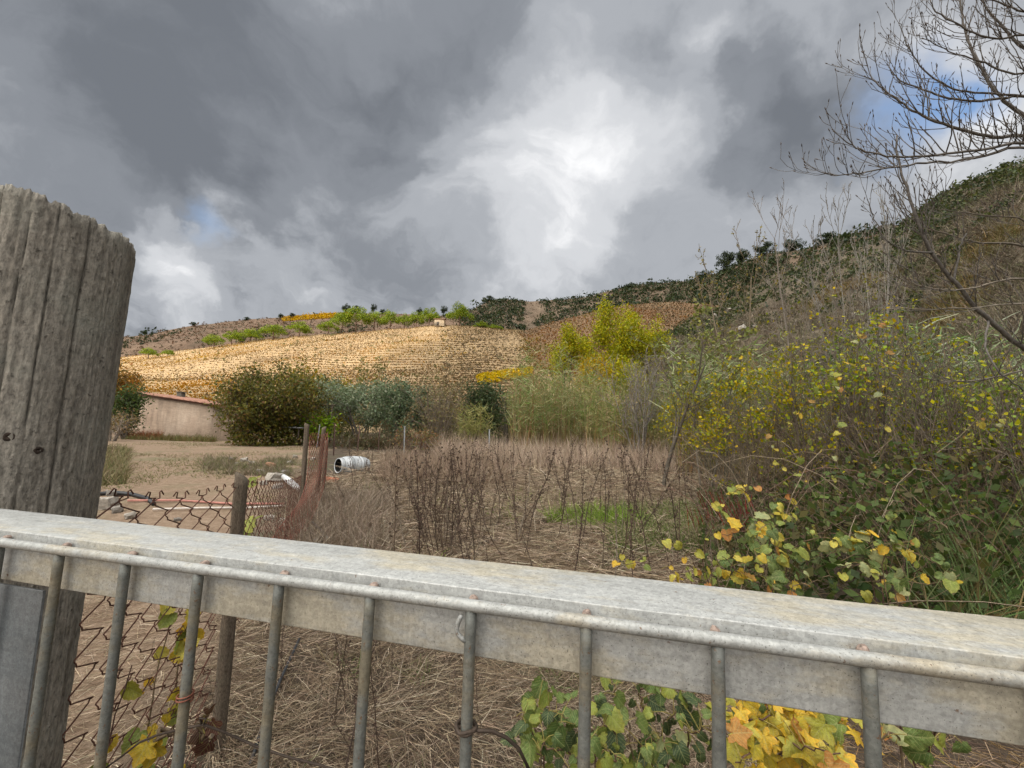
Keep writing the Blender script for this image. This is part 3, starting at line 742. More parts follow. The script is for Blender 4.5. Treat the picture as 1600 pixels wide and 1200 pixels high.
# ------------------------------------------------------------------ barrel
def barrel():
    L, r = 1.12, .33
    pr = [(0, .235), (.008, .25), (.03, .262), (.045, .262), (.05, .258), (.16, .295), (.30, .318), (.305, .324), (.33, .326), (.335, .320), (.56, .33), (.79, .322), (.795, .326), (.82, .325), (.825, .318), (.98, .295), (1.08, .262), (1.115, .25), (1.12, .235), (1.12, .0)]
    n = 48; a = np.linspace(0, 2 * math.pi, n, endpoint=False)
    def lathe(prof, wob=0):
        V = []
        for k, (x, q) in enumerate(prof):
            rr = q * (1 + wob * fbm(np.cos(a) * 2 + x * 3, np.sin(a) * 2, 3, 5))
            V.append(np.stack([np.full(n, x), rr * np.cos(a), rr * np.sin(a)], -1))
        V = np.stack(V, 1).reshape(-1, 3); mb = MB(); mb.add(V, grid_faces(n, len(prof), True)); return mb
    p = gpt(537, 10.5)
    T = thing('barrel', 'grey-white open barrel lying on its side in the dry grass', 'barrel', p + np.array([0, 0, -.03]))
    T.rotation_euler = (0, math.radians(2), math.radians(52)); T.scale = (.70, .70, .70)
    m, t, b, o = mat('barrel_shell'); nn = noise(t, 5, 6, .65); n2 = noise(t, 40, 4)
    c = ramp(t, nn, [(.3, (.30, .31, .31)), (.5, (.46, .47, .47)), (.7, (.56, .56, .54))]); c = mix(t, ramp(t, n2, [(.6, G(0)), (.7, G(.6))]), c, (.14, .13, .12))
    t.links.new(c, b.inputs['Base Color']); b.inputs['Roughness'].default_value = .55
    sh = lathe(pr, .012).build('shell', m, T, True, (0, 0, .33)); 
    inn = lathe([(.004, .232), (.05, .245), (.3, .305), (.8, .305), (1.09, .24), (1.1, 0)]).build('lining', plain('barrel_inside', (.02, .02, .02), .8), T, True, (0, 0, .33))
    rim = MB(); tube(rim, [(0, .243 * math.cos(x), .243 * math.sin(x)) for x in np.linspace(0, 2 * math.pi, 40)], .016, 8, caps=False); rim.build('rim', m, T, True, (0, 0, .33))
    for x in (.10, .44, .70, .93):
        q = np.interp(x, [v[0] for v in pr], [v[1] for v in pr]) + .003
        h = MB(); tube(h, [(x + .01 * math.sin(3 * y), q * math.cos(y), q * math.sin(y)) for y in np.linspace(0, 2 * math.pi, 48)], .006, 5, caps=False); h.build('hoop', M_HOOP, T, True, (0, 0, .33))
M_HOOP = plain('hoop_metal', (.10, .09, .085), .6, .4)
barrel()

# ------------------------------------------------------------------ shed
def shed():
    Y = 27.0
    bl = gpt(221, Y); br = gpt(335, Y - .2); zl = at(221, 617, Y)[2]; zr = at(335, 634, Y - .2)[2]
    T = thing('garden_shed', 'small plastered shed with a sloping red tiled roof across the bare yard', 'shed', bl)
    inv = Matrix.Translation(-Vector(T.location))
    ax = unit(np.array([br[0] - bl[0], br[1] - bl[1], 0])); dp = np.array([-ax[1], ax[0], 0]); W = np.linalg.norm((br - bl)[:2]); D = 3.6
    m, t, b, o = mat('shed_plaster'); n1 = noise(t, .8, 6, .65, (1, 1, .6)); n2 = noise(t, 14, 5)
    n3 = noise(t, 3.2, 6, .7, (1, 1, 3.5))
    c = ramp(t, n1, [(.3, (.30, .21, .145)), (.5, (.43, .315, .225)), (.7, (.50, .385, .285))]); c = mix(t, .7, c, ramp(t, n3, [(.3, G(.7)), (.7, G(1.15))]), 'MULTIPLY'); c = mix(t, .5, c, ramp(t, n2, [(.3, G(.8)), (.7, G(1.15))]), 'MULTIPLY'); n4 = noise(t, 2.6, 6, .7, (1, 1, .12)); c = mix(t, .8, c, ramp(t, n4, [(.34, G(.66)), (.5, G(1)), (.7, G(1.08))]), 'MULTIPLY')
    t.links.new(c, b.inputs['Base Color']); b.inputs['Roughness'].default_value = .95; bump(t, b, n2, .5, .03)
    mb = MB()
    def corner(u, d, z): p = bl + ax * u + dp * d; return [p[0], p[1], z]
    zb = bl[2] - .4
    V = [corner(0, 0, zb), corner(W, 0, zb), corner(W, D, zb), corner(0, D, zb), corner(0, 0, zl), corner(W, 0, zr), corner(W, D, zr), corner(0, D, zl)]
    mb.add(V, [[0, 1, 5, 4], [1, 2, 6, 5], [2, 3, 7, 6], [3, 0, 4, 7], [4, 5, 6, 7]])
    def put(ob): ob.parent = T; ob.matrix_parent_inverse = inv; return ob
    put(mb.build('wall', m))
    mt = plain('terracotta', (.30, .15, .10), .9, 0, 3, .4)
    sl = (zr - zl) / W; up = unit(np.array([-sl * ax[0], -sl * ax[1], 1])); xd = unit(np.array([ax[0], ax[1], sl]))
    slab = MB(); box(slab, bl + ax * W / 2 + dp * D / 2 + np.array([0, 0, (zl + zr) / 2 - bl[2] + .045]), (W + .42, D + .36, .07), [xd, dp, up]); r = put(slab.build('roof', plain('roof_board', (.16, .075, .05), .9)))
    # barrel tiles running down the slope
    k = int((D + .36) / .21)
    tl = MB(); a = np.linspace(0, math.pi, 7)
    s = np.linspace(-.24, W + .24, 14)
    V = []
    for j in range(13):
        for e, rad in ((0, .085), (1, .078)):
            q = bl + xd * (s[j + e] + (.03 if e else 0)) + np.array([0, 0, zl - bl[2] + .085])
            V.append([q + dp * (-math.cos(x) * rad) + up * (math.sin(x) * rad + (.018 if e == 0 else 0)) for x in a])
    V = np.array(V).reshape(-1, 3)
    Fq = [[(2 * j) * 7 + i, (2 * j + 1) * 7 + i, (2 * j + 1) * 7 + i + 1, (2 * j) * 7 + i + 1] for j in range(13) for i in range(6)]
    tl.add(V, Fq); me = tl.mesh('tile_course', mt)
    for i in range(k + 1):
        o = link('tile_course', me); o.parent = r
        q = dp * (-.17 + i * .21); o.location = (q[0], q[1], random.uniform(-.008, .008))
    ch = MB(); box(ch, bl + ax * .6 + dp * 2.4 + np.array([0, 0, zl - bl[2] + .14]), (.36, .36, .5), [ax, dp, g_z], bev=.02); box(ch, bl + ax * .6 + dp * 2.4 + np.array([0, 0, zl - bl[2] + .41]), (.48, .46, .05), [ax, dp, g_z], bev=.01)
    o = ch.build('chimney', plain('chimney_render', (.14, .12, .09), .9)); o.parent = r
shed()

# ------------------------------------------------------------------ small stone hut on the vineyard hill
def hut():
    c = at(687, 508, 197); c[2] -= .6
    T = thing('stone_hut', 'tiny pale stone hut between the pines on top of the vineyard hill', 'hut', c)
    mb = MB(); box(mb, (0, 0, 1.4), (4.6, 3.4, 3.2), bev=.05); mb.build('wall', plain('hut_stone', (.50, .38, .25), .9, 0, 1.5, .3), T)
    mb = MB(); V = [(-2.7, -2, 3.0), (2.7, -2, 3.0), (2.7, 2, 3.6), (-2.7, 2, 3.6), (-2.7, -2, 3.2), (2.7, -2, 3.2), (2.7, 2, 3.8), (-2.7, 2, 3.8)]
    mb.add(V, [[0, 1, 5, 4], [1, 2, 6, 5], [2, 3, 7, 6], [3, 0, 4, 7], [4, 5, 6, 7], [3, 2, 1, 0]]); mb.build('roof', plain('hut_roof', (.26, .13, .08), .9), T)
    mb = MB(); box(mb, (-.6, -1.69, .85), (.9, .06, 1.7)); mb.build('door', plain('hut_door', (.05, .04, .03), .8), T)
hut()

# ------------------------------------------------------------------ thin posts across the middle of the yard
M_GREYPOST = plain('concrete_post', (.30, .30, .29), .8, 0, 20, .2)
M_RUSTPOST = plain('rusty_iron_post', (.11, .06, .045), .8, .2, 20, .3)
def thin_posts():
    for px, y0, y1, Y, r, mm, lab in ((408, 640, 700, 19.5, .03, M_GREYPOST, None), (472, 634, 706, 24.5, .045, M_GREYPOST, None),
        (502, 664, 690, 22, .028, M_GREYPOST, 'pale thin post showing above the left side of the red netting'),
        (529, 662, 714, 16.5, .025, M_RUSTPOST, 'thin dark iron post standing left of the barrel mouth'),
        (565, 664, 712, 16.5, .025, M_RUSTPOST, 'thin rusty iron post standing right behind the barrel'),
        (597, 672, 706, 18, .022, M_RUSTPOST, 'short thin rusty post between barrel and pale grey post'),
        (637, 667, 716, 16.5, .030, M_GREYPOST, 'slim pale grey post standing at the left edge of the dry grass'),
        (768, 672, 716, 16.5, .030, M_GREYPOST, 'slim grey post half hidden in the dry grass below the dark bush')):
        if lab is None: continue
        p = gpt(px, Y); top = at(px, y0, Y)[2]
        mb = MB(); box(mb, (0, 0, (top - p[2]) / 2 - .1), (r * 1.7, r * 1.7, top - p[2] + .2), bev=.006); box(mb, (0, 0, top - p[2] + .01), (r * 1.9, r * 1.9, .03), bev=.004)
        o = mb.build('fence_post', mm, None, False, tuple(p)); o.rotation_euler = (random.uniform(-.03, .03), random.uniform(-.04, .04), random.uniform(0, 1)); tag(o, lab, 'post', 'thin posts across the yard')
thin_posts()
def pergola():
    Y = 24.5; c = gpt(478, Y)
    T = thing('vine_pergola', 'dark low pergola of thin beams beside the big green bush', 'pergola', c)
    inv = Matrix.Translation(-Vector(T.location))
    def put(ob): ob.parent = T; ob.matrix_parent_inverse = inv
    for px, yy in ((472, Y), (521, Y), (448, Y + 2.2), (516, Y + 2.2)):
        p = gpt(px, yy); top = at(px, 634, yy)[2]; mb = MB(); tube(mb, [p - g_z * .2, [p[0], p[1], top]], .04, 6); put(mb.build('post', M_GREYPOST if px == 472 else M_POST2))
    for (a, ya, b, yb, pya, pyb) in ((446, Y, 524, Y, 634, 633), (440, Y + 2.2, 522, Y + 2.2, 638, 636), (472, Y, 448, Y + 2.2, 636, 638), (521, Y, 516, Y + 2.2, 636, 638), (478, Y - .3, 522, Y - .3, 662, 662)):
        mb = MB(); tube(mb, [at(a, pya, ya), at(b, pyb, yb)], .045, 6); put(mb.build('beam', M_POST2))
    tc = gpt(462, Y - 1.0); ttop = at(462, 668, Y - 1)[2]
    T2 = thing('garden_table', 'pale topped outdoor table under the pergola', 'table', tc)
    h = ttop - tc[2]
    mb = MB(); box(mb, (0, 0, h), (1.3, .8, .06), bev=.01); mb.build('table_top', plain('table_stone', (.45, .44, .42), .7), T2)
    for sx in (-.5, .5):
        for sy in (-.28, .28):
            mb = MB(); box(mb, (sx, sy, h / 2 - .05), (.07, .07, h - .0)); mb.build('leg', M_POST2, T2)
pergola()

# ------------------------------------------------------------------ stones and yard debris
def rock_mesh(seed, sub=3):
    import bmesh
    bm = bmesh.new(); bmesh.ops.create_icosphere(bm, subdivisions=sub, radius=1)
    for v in bm.verts:
        p = np.array(v.co); n = float(fbm(np.array(p[0] * 1.3 + seed), np.array(p[1] * 1.3 + p[2] * 1.7), 4, seed))
        q = p * (1 + .9 * n); q = np.clip(q, -.62 - .2 * math.sin(seed), .70); q = q + .06 * np.array([math.sin(9 * p[1] + seed), math.sin(8 * p[2]), math.sin(7 * p[0])])
        v.co = q
    me = bpy.data.meshes.new('stone'); bm.to_mesh(me); bm.free()
    return me
def stones():
    ms = [plain('stone_grey', (.20, .175, .145), .9, 0, 6, .3, bmp=.4), plain('stone_orange', (.32, .17, .10), .9, 0, 6, .3, bmp=.4), plain('stone_pale', (.30, .265, .22), .9, 0, 6, .3, bmp=.4)]
    meshes = []
    for k in range(9):
        me = rock_mesh(k * 13 + 3, 2); me.materials.append(ms[[0, 2, 0, 1, 2, 0, 2, 1, 0][k]]); meshes.append(me)
    spots = [(432, 727, .16, 3, 'round orange stone in the rubble behind the chain-link fence'), (443, 741, .22, 4, 'flat pale stone below the round orange stone'), (392, 716, .16, 1, 'pale stone at the left of the rubble heap'),
             (405, 722, .13, 0, None), (417, 735, .12, 4, None), (456, 735, .14, 2, None), (380, 723, .12, 5, None), (462, 722, .10, 6, None), (470, 712, .13, 1, None), (372, 714, .1, 8, None),
             (448, 756, .13, 0, None), (424, 752, .11, 4, None), (438, 803, .10, 6, None), (462, 808, .09, 1, None),
             (181, 778, .22, 4, 'big pale stone beside the gate post behind the fence mesh'), (207, 790, .13, 2, None), (228, 800, .10, 6, None), (196, 766, .10, 0, None), (300, 806, .07, 5, None),
             (505, 822, .14, 0, None), (520, 838, .16, 8, None), (545, 716, .13, 1, None), (498, 716, .12, 4, None)]
    for px, py, s, k, lab in spots:
        hz = 673 + (px - 800) * .0342; Y = 664 * 1.25 / (py - hz); Y = min(Y, 11.8)
        for _ in range(3): Y = 664 * (CAMZ - float(gz(gx(px, Y), Y)) - s * .4) / (py - hz)
        o = link('stone', meshes[k]); p = gpt(px, Y); o.location = (p[0], p[1], p[2] + s * .25); sq = random.uniform(.5, .75)
        o.scale = (s * random.uniform(.9, 1.3), s * random.uniform(.7, 1), s * sq); o.rotation_euler = (random.uniform(-.3, .3), random.uniform(-.3, .3), random.uniform(0, 6))
        tag(o, lab or ('small stone on the earth between the gate post and the fence post' if px < 360 else 'small rubble stone in the heap left of the red netting' if px < 480 else 'small stone lying in the dry grass near the stakes and the barrel'), 'stone', 'rubble stones in the yard')
    # pale rocks on the right hillside
    for i, (px, py, s) in enumerate(((1140, 489, 1.0), (1165, 522, 1.3), (1118, 497, .7), (1178, 517, .7), (1330, 502, .5))):
        best = surf_hit(HE, px, py)
        if best is None: continue
        o = link('stone', meshes[(1, 4, 6)[i % 3]]); o.location = tuple(best + np.array([0, -.2, .5])); o.scale = (s * 1.5, s * .8, s * .7); o.rotation_euler = (.2, -.5, random.uniform(0, 6))
        tag(o, ('pale boulder showing above the brown scrub where the spur ends', 'long slanting pale rock lying in the brown scrub of the spur')[i] if i < 2 else 'small pale rock among the brown scrub of the right hillside', 'rock', 'rocks on the right hillside')
def surf_hit(H, px, py):
    u = np.linspace(0, 1, 260); v = np.linspace(0, .66, 130); U, V = np.meshgrid(u, v, indexing='ij'); P = H(U, V) - CAM
    z = P @ fwd; X = 800 + F * (P @ RI) / z; Yp = 600 - F * (P @ UP) / z
    d = np.hypot(X - px, Yp - py); d[z < 1] = 1e9; k = np.unravel_index(np.argmin(d), d.shape)
    return P[k] + CAM if d[k] < 14 else None
stones()
def debris():
    def lay(pts, r, name, m, lab, cat, sides=10):
        mb = MB(); tube(mb, pts, r, sides); o = mb.build(name, m, None, True); tag(o, lab, cat); return o
    def g2(px, py, h=.03):
        hz = 673 + (px - 800) * .0342; Y = 6.0
        for _ in range(8): Y = 664 * (CAMZ - float(gz(gx(px, Y), Y)) - h) / (py - hz)
        return gpt(px, Y, h)
    lay([g2(222, 777), g2(300, 778), g2(380, 783), g2(462, 783)], .016, 'red_pole', plain('red_paint', (.40, .17, .13), .7), 'long faded red pole lying on the ground behind the fence mesh', 'pole')
    lay([g2(262, 791), g2(340, 789), g2(400, 789), g2(462, 786)], .014, 'white_pole', plain('white_paint', (.52, .46, .40), .6), 'long dirty white pole lying in front of the red pole', 'pole')
    lay([g2(178, 768), g2(200, 766), g2(228, 769), g2(252, 775), g2(262, 781)], .03, 'black_hose', plain('black_rubber', (.02, .02, .02), .5), 'black hose lying in the yard next to the big gate post', 'hose')
    a, b = g2(455, 742, .12), g2(490, 768, .06)
    lay([a, a * .7 + b * .3, a * .4 + b * .6 , b], [.045, .062, .055, .05], 'white_pipe', plain('white_plastic', (.62, .62, .60), .5), 'white plastic pipe piece lying behind the red netting', 'pipe')
    mb = MB(); box(mb, (0, 0, .05), (.26, .13, .10), bev=.008); p = g2(529, 751, 0)
    o = mb.build('brick', plain('brick_red', (.38, .13, .07), .9), None, False, tuple(p)); o.rotation_euler = (.1, .15, .3); tag(o, 'broken red brick lying in front of the barrel', 'brick')
    # black irrigation hose through the straw
    pts = [gpt(505, 5.2, .25), gpt(522, 5.0, .2), gpt(530, 4.7, .06), gpt(560, 4.45, .05), gpt(610, 4.3, .06)]
    lay(pts, .012, 'dead_branch', M_DARKWIRE, 'dark dead branch lying in the straw near the stakes', 'branch')
    lay([gpt(445, 2.0, .03), gpt(462, 2.25, .05), gpt(478, 2.5, .06), gpt(500, 2.9, .05)], .008, 'thin_hose', plain('hose_black', (.03, .032, .035), .5), 'thin black hose lying in the straw behind the gate bars', 'hose')
debris()
def loose_wires():
    P = lambda px, py, d=0.03: at(px, py, (0.6127 + .03 + d) - .2328 * ((gx(px, .58) + .62) / .97))
    mb = MB(); tube(mb, [P(165, 1200, .1), P(190, 1182, .1), P(218, 1160, .06), P(250, 1147, .04), P(285, 1139, .0), P(318, 1132, .0), P(350, 1144, .02), P(400, 1166, .03), P(450, 1183, .03), P(505, 1197, .03), P(560, 1215, .03)], .0016, 6)
    tube(mb, [P(318, 1132, 0), P(322, 1123, .0), P(312, 1122, .0), P(316, 1134, 0)], .0014, 5)
    o = mb.build('slack_wire', M_DARKWIRE, None, True); tag(o, 'slack rusty wire strung low behind the left gate bars', 'wire')
    mb = MB(); c = gp(1.63 / 8 * 0 + .24, .001, -.150); a = np.linspace(0, 5 * math.pi, 50)
    tube(mb, [c + g_ax * .0085 * math.cos(x) + g_n * .0085 * math.sin(x) + g_z * (.0006 * x) for x in a], .0010, 5)
    o = mb.build('wire_tie', plain('copper_red', (.22, .08, .05), .6, .3), None, True); tag(o, 'reddish wire tie wound round a left gate bar', 'wire tie')
    mb = MB(); c = gp(.60, .001, -.115)
    pts = [c + g_ax * .0105 * math.cos(x) + g_n * .0105 * math.sin(x) + g_z * (.0016 * math.sin(x * 2.3)) for x in np.linspace(math.pi * .9, 5 * math.pi, 46)]
    pts += [c + g_ax * q for q in (.0,)] and [c + g_ax * .014 - g_z * .001, c + g_ax * .026 + g_n * .006 - g_z * .003, c + g_ax * .040 + g_n * .014 - g_z * .012, c + g_ax * .052 + g_n * .02 - g_z * .024, c + g_ax * .062 + g_n * .03 - g_z * .05]
    tube(mb, pts, .0019, 6); o = mb.build('wire_tie', M_DARKWIRE, None, True); tag(o, 'thick dark wire twisted round the middle gate bar with a loose end', 'wire tie')
loose_wires()
# ------------------------------------------------------------------ plants: growing trees and shrubs
def grow(out, p, d, L, r, lev, P, tips=None):
    """out collects (points, radii, level); P holds lists by level"""
    n = P['seg'][lev]; pts = [p]; rad = [r]; up = P['up'][lev]; wig = P['wig'][lev]; tap = P['tap'][lev]
    kids = []
    for i in range(n):
        d = d + np.array([random.gauss(0, wig), random.gauss(0, wig), random.gauss(0, wig) + up]); d = d / math.sqrt(d @ d)
        p = p + d * (L / n); pts.append(p); rad.append(r * (1 - (1 - tap) * (i + 1) / n))
        if lev + 1 < len(P['seg']): kids.append((p, d, rad[-1], (i + 1) / n))
    out.append((pts, rad, lev))
    if tips is not None and lev == len(P['seg']) - 1: tips.append(pts)
    if lev + 1 < len(P['seg']):
        k = P['kids'][lev]
        for c in range(k):
            f = P['from'][lev] + (1 - P['from'][lev]) * (c + random.random()) / k
            q = min(len(kids) - 1, max(0, int(f * n - .001))); kp, kd, kr, kf = kids[q]
            a = random.gauss(P['ang'][lev], .18); az = c * 2.4 + random.uniform(-.6, .6)
            ref = np.array([0, 0, 1.]) if abs(kd[2]) < .9 else np.array([1., 0, 0])
            u = np.cross(kd, ref); u /= math.sqrt(u @ u); v = np.cross(kd, u)
            nd = kd * math.cos(a) + (u * math.cos(az) + v * math.sin(az)) * math.sin(a)
            grow(out, kp, nd, L * P['len'][lev] * random.uniform(.65, 1.2) * (1 - .45 * kf * P.get('apical', 1)), kr * P['rr'][lev], lev + 1, P, tips)
def poly_mesh(mb, out, col, sides=(6, 4, 3, 3, 3), var=.2, rmin=.0):
    for s in set(sides):
        ps = [(pts, np.maximum(rad, rmin), np.asarray(col) * random.uniform(1 - var, 1 + var)) for pts, rad, lev in out if sides[min(lev, len(sides) - 1)] == s]
        if ps: prisms(mb, ps, s)
    return mb
def tip_points(tips, n, spread, tmin=.2):
    """n points near the twigs"""
    A = []; 
    idx = rng.integers(0, len(tips), n); t = rng.uniform(tmin, 1, n)
    for i, f in zip(idx, t):
        P = tips[i]; k = f * (len(P) - 1); a = int(k); b = min(a + 1, len(P) - 1); A.append(P[a] + (P[b] - P[a]) * (k - a))
    return np.array(A) + rng.normal(size=(n, 3)) * spread
def trunk_part(T, out, col, name='trunk', **kw):
    mb = MB(); poly_mesh(mb, out, col, **kw); return mb.build(name, M_BARK, T)
def crown_part(T, P, size, cols, wts=None, name='crown', kind=True, **kw):
    mb = MB(); leaves(mb, P, size, pick(cols, len(P), wts), **kw); o = mb.build(name, M_LEAF, T)
    return o
BR = (.085, .066, .048); GB = (.13, .112, .088)

# ------------------------------------------------------------------ umbrella pines on the vineyard hill
def pine_meshes():
    res = []
    for k in range(4):
        random.seed(40 + k)
        h, wd = 7.0, 4.6
        tr = MB(); out = []
        grow(out, np.array([0, 0, -.6]), np.array([.05 * (k - 1.5), 0, 1]), h * .62, .24, 0, dict(seg=[6, 4], up=[.05, .12], wig=[.05, .12], tap=[.65, .3], kids=[9], **{'from': [.72]}, ang=[1.0], len=[.62], rr=[.5], apical=0))
        poly_mesh(tr, out, (.16, .10, .07))
        cr = MB(); n = 46
        th = rng.uniform(0, 2 * math.pi, n); rr = np.sqrt(rng.uniform(0, 1, n)); 
        cz = h * .30 + (1 - rr ** 2) * 4.2 * rng.uniform(.1, 1, n) + .6
        cen = np.stack([rr * np.cos(th) * wd * .82, rr * np.sin(th) * wd * .82, cz], -1)
        pts = []; 
        for c in cen:
            q = rand_dirs(70) * rng.uniform(.45, 1, (70, 1)); q = q * np.array([1.15, 1.15, .9]) + c; pts.append(q)
        pts = np.concatenate(pts)
        leaves(cr, pts, .5, pick([(.16, .21, .042), (.21, .26, .05), (.26, .29, .06), (.10, .145, .035)], len(pts)), aspect=.35, var=.25)
        res.append((tr.mesh('trunk', M_BARK), cr.mesh('crown', M_LEAF)))
    return res
PINES = pine_meshes()
def pine(px, pyb, Y, wpx, hpx, lab, k, dark=False, base=None, meshes=None, name='umbrella_pine', group='umbrella pines on the vineyard hill', cat='pine tree'):
    p = at(px, pyb - .12 * hpx, Y) if base is None else base
    T = thing(name, lab, cat, p, group)
    sw = wpx / F * Y / 10.4; sh = hpx / F * Y / 8.2
    tr, cr = (meshes or PINES)[k % 4]
    for nm, me in (('trunk', tr), ('crown', cr)):
        o = link(nm, me, T)
    T.scale = (sw, sw, sh); T.rotation_euler = (0, 0, random.uniform(0, 6))
    return T
def pines():
    L = [(232, 562, 178, 22, 12, 'small bright green pine just right of the gate post'), (262, 560, 180, 16, 9, 'tiny bright pine next to the small pine by the gate post'),
         (334, 546, 190, 30, 15, 'leftmost bright pine of the row along the vineyard top'), (362, 541, 192, 26, 15, 'second bright pine from the left along the vineyard top'), (390, 538, 193, 32, 16, 'third bright pine from the left along the vineyard top'),
         (427, 533, 194, 34, 17, 'rounded bright pine in the middle of the low left row'), (467, 528, 196, 35, 16, 'wide low pine right of the rounded bright pine'), (512, 524, 197, 30, 14, 'low pine at the foot of the tall pine grove'),
         (533, 521, 200, 34, 30, 'tall dense pine at the left end of the grove'), (556, 519, 202, 42, 34, 'tallest broad pine of the left grove'), (585, 519, 203, 36, 28, 'pine in the middle of the left grove'), (609, 518, 202, 32, 27, 'rounded pine right of the left grove'),
         (631, 517, 203, 27, 22, 'small rounded pine between the grove and the hut'), (650, 516, 202, 27, 24, 'pine beside the hut, left of the biggest one'), (670, 515, 203, 36, 29, 'large pine directly left of the hut'),
         (718, 515, 201, 43, 34, 'bright solitary umbrella pine right of the hut'), (752, 518, 197, 26, 13, 'low bright bushy pine right of the solitary one'), (774, 520, 196, 24, 11, 'lowest bright pine at the right end of the row')]
    for i, (px, py, Y, w_, h_, lab) in enumerate(L): pine(px, py, Y - 3, w_ * (1.45 if px < 530 else 1.25), h_ * (1.7 if px < 530 else 1.3), lab, i)
pines()

# ------------------------------------------------------------------ dark oaks and shrubs on the far ridges
def oak_meshes():
    res = []
    for k in range(4):
        random.seed(60 + k); tr = MB(); out = []
        grow(out, np.array([0, 0, -.5]), np.array([0, 0, 1.]), 4.0, .25, 0, dict(seg=[4, 3], up=[.05, .1], wig=[.08, .15], tap=[.5, .3], kids=[8], **{'from': [.3]}, ang=[.9], len=[.8], rr=[.5], apical=0))
        poly_mesh(tr, out, (.08, .065, .05))
        n = 34; c = rand_dirs(n) * rng.uniform(.3, 1, (n, 1)) * np.array([3.6, 3.6, 2.9]) + np.array([0, 0, 4.6])
        c[:, 2] = np.abs(c[:, 2] - 1.0) + 1.0
        pts = np.concatenate([rand_dirs(60) * rng.uniform(.4, 1.1, (60, 1)) * np.array([1.2, 1.2, .95]) + q for q in c])
        cr = MB(); leaves(cr, pts, .55, pick([(.030, .042, .020), (.045, .058, .026), (.06, .075, .03), (.022, .03, .017)], len(pts)), aspect=.55, var=.3)
        res.append((tr.mesh('trunk', M_BARK), cr.mesh('crown', M_LEAF)))
    return res
OAKS = oak_meshes()
def ridge_trees():
    # trees that stand out against the sky
    for i, (px, py, Y, w_, h_, lab) in enumerate([(540, 493, 338, 20, 20, 'dark tree on the skyline left of the hilltop grove'), (558, 492, 338, 18, 16, 'dark tree on the skyline above the pine grove'), (583, 491, 338, 14, 18, 'small round dark tree on the skyline above the pine grove'), (598, 493, 338, 16, 12, 'low dark tree right of the round skyline tree'),
            (655, 497, 335, 16, 18, 'dark skyline tree left of the wooded ridge'), (666, 498, 335, 10, 14, 'narrow dark skyline tree at the foot of the wooded ridge'), (693, 494, 350, 16, 18, 'dark pointed tree where the wooded ridge begins'), (385, 502, 335, 13, 9, 'single dark bush on the left skyline'), (438, 497, 335, 14, 9, 'dark bush on the skyline left of the yellow field'), (456, 496, 335, 14, 9, 'dark bush on the skyline right beside the yellow field'), (225, 524, 332, 14, 10, 'dark bush on the skyline close to the gate post'), (302, 510, 334, 16, 9, 'dark bush half way along the left skyline')]):
        pine(px, py + 2, Y, w_, h_, lab, i, meshes=OAKS, name='dark_oak', group='dark trees on the skyline', cat='tree')
    for i, (px, w_, h_, lab) in enumerate([(765, 26, 16, 'dark oak clump on the knoll top of the wooded ridge'), (800, 14, 8, 'small oak right of the knoll top'), (850, 18, 9, 'low oak on the saddle of the wooded ridge'), (985, 26, 14, 'round dark oak above the orange vineyard'), (1020, 20, 12, 'dark oak right of the round one above the orange vineyard'), (1098, 30, 18, 'oak on the ridge left of the steep rise'), (1135, 40, 34, 'big spreading oak at the top of the steep rise'), (1160, 36, 28, 'oak beside the big spreading one'), (1195, 40, 26, 'dark oak behind the tallest bare sapling'), (1240, 42, 22, 'wide dark oak on the right ridge line'), (1290, 46, 22, 'rightmost dark oak on the ridge line')]):
        j = np.interp(px, cC, topC); y = np.interp(px, cC, YC)
        pine(px, j + 9, y, w_ * 1.1, h_ * 1.1, lab, i + 1, meshes=OAKS, name='dark_oak', group='oaks on the wooded ridge', cat='tree')
ridge_trees()
def project(P):
    q = P - CAM; z = q @ fwd; return 800 + F * (q @ RI) / z, 600 - F * (q @ UP) / z
def bush_cloud(name, H, n, urange, vrange, rad, nleaf, lsize, cols, wts, dens=None, flat=.75, mat_=None, keep=None, lift=.5, aspect=.5, var=.3):
    u = rng.uniform(*urange, n); v = rng.uniform(*vrange, n); P = H(u, v)
    if dens is not None: k = dens(P, u, v); P = P[k]
    if keep is not None: P = P[keep(P)]
    n = len(P); r = rad * rng.lognormal(0, .45, n)
    cc = pick(cols, n, wts)
    q = rand_dirs(n * nleaf) * rng.uniform(.35, 1, (n * nleaf, 1)) * np.array([1, 1, flat]); q[:, 2] = np.abs(q[:, 2]) * 1.3
    pts = np.repeat(P + np.array([0, 0, 0]), nleaf, 0) + q * np.repeat(r, nleaf)[:, None]
    mb = MB(); leaves(mb, pts, np.repeat(lsize * (r / rad) ** .5, nleaf), np.repeat(cc, nleaf, 0), aspect=aspect, var=var)
    o = mb.build(name, mat_ or M_LEAF); tag(o, kind='stuff'); return o
nz_ = lambda P, s, seed: fbm(P[:, 0] * s, P[:, 1] * s, 4, seed)
DARKG = [(.030, .042, .020), (.045, .058, .026), (.062, .075, .032), (.08, .075, .04)]
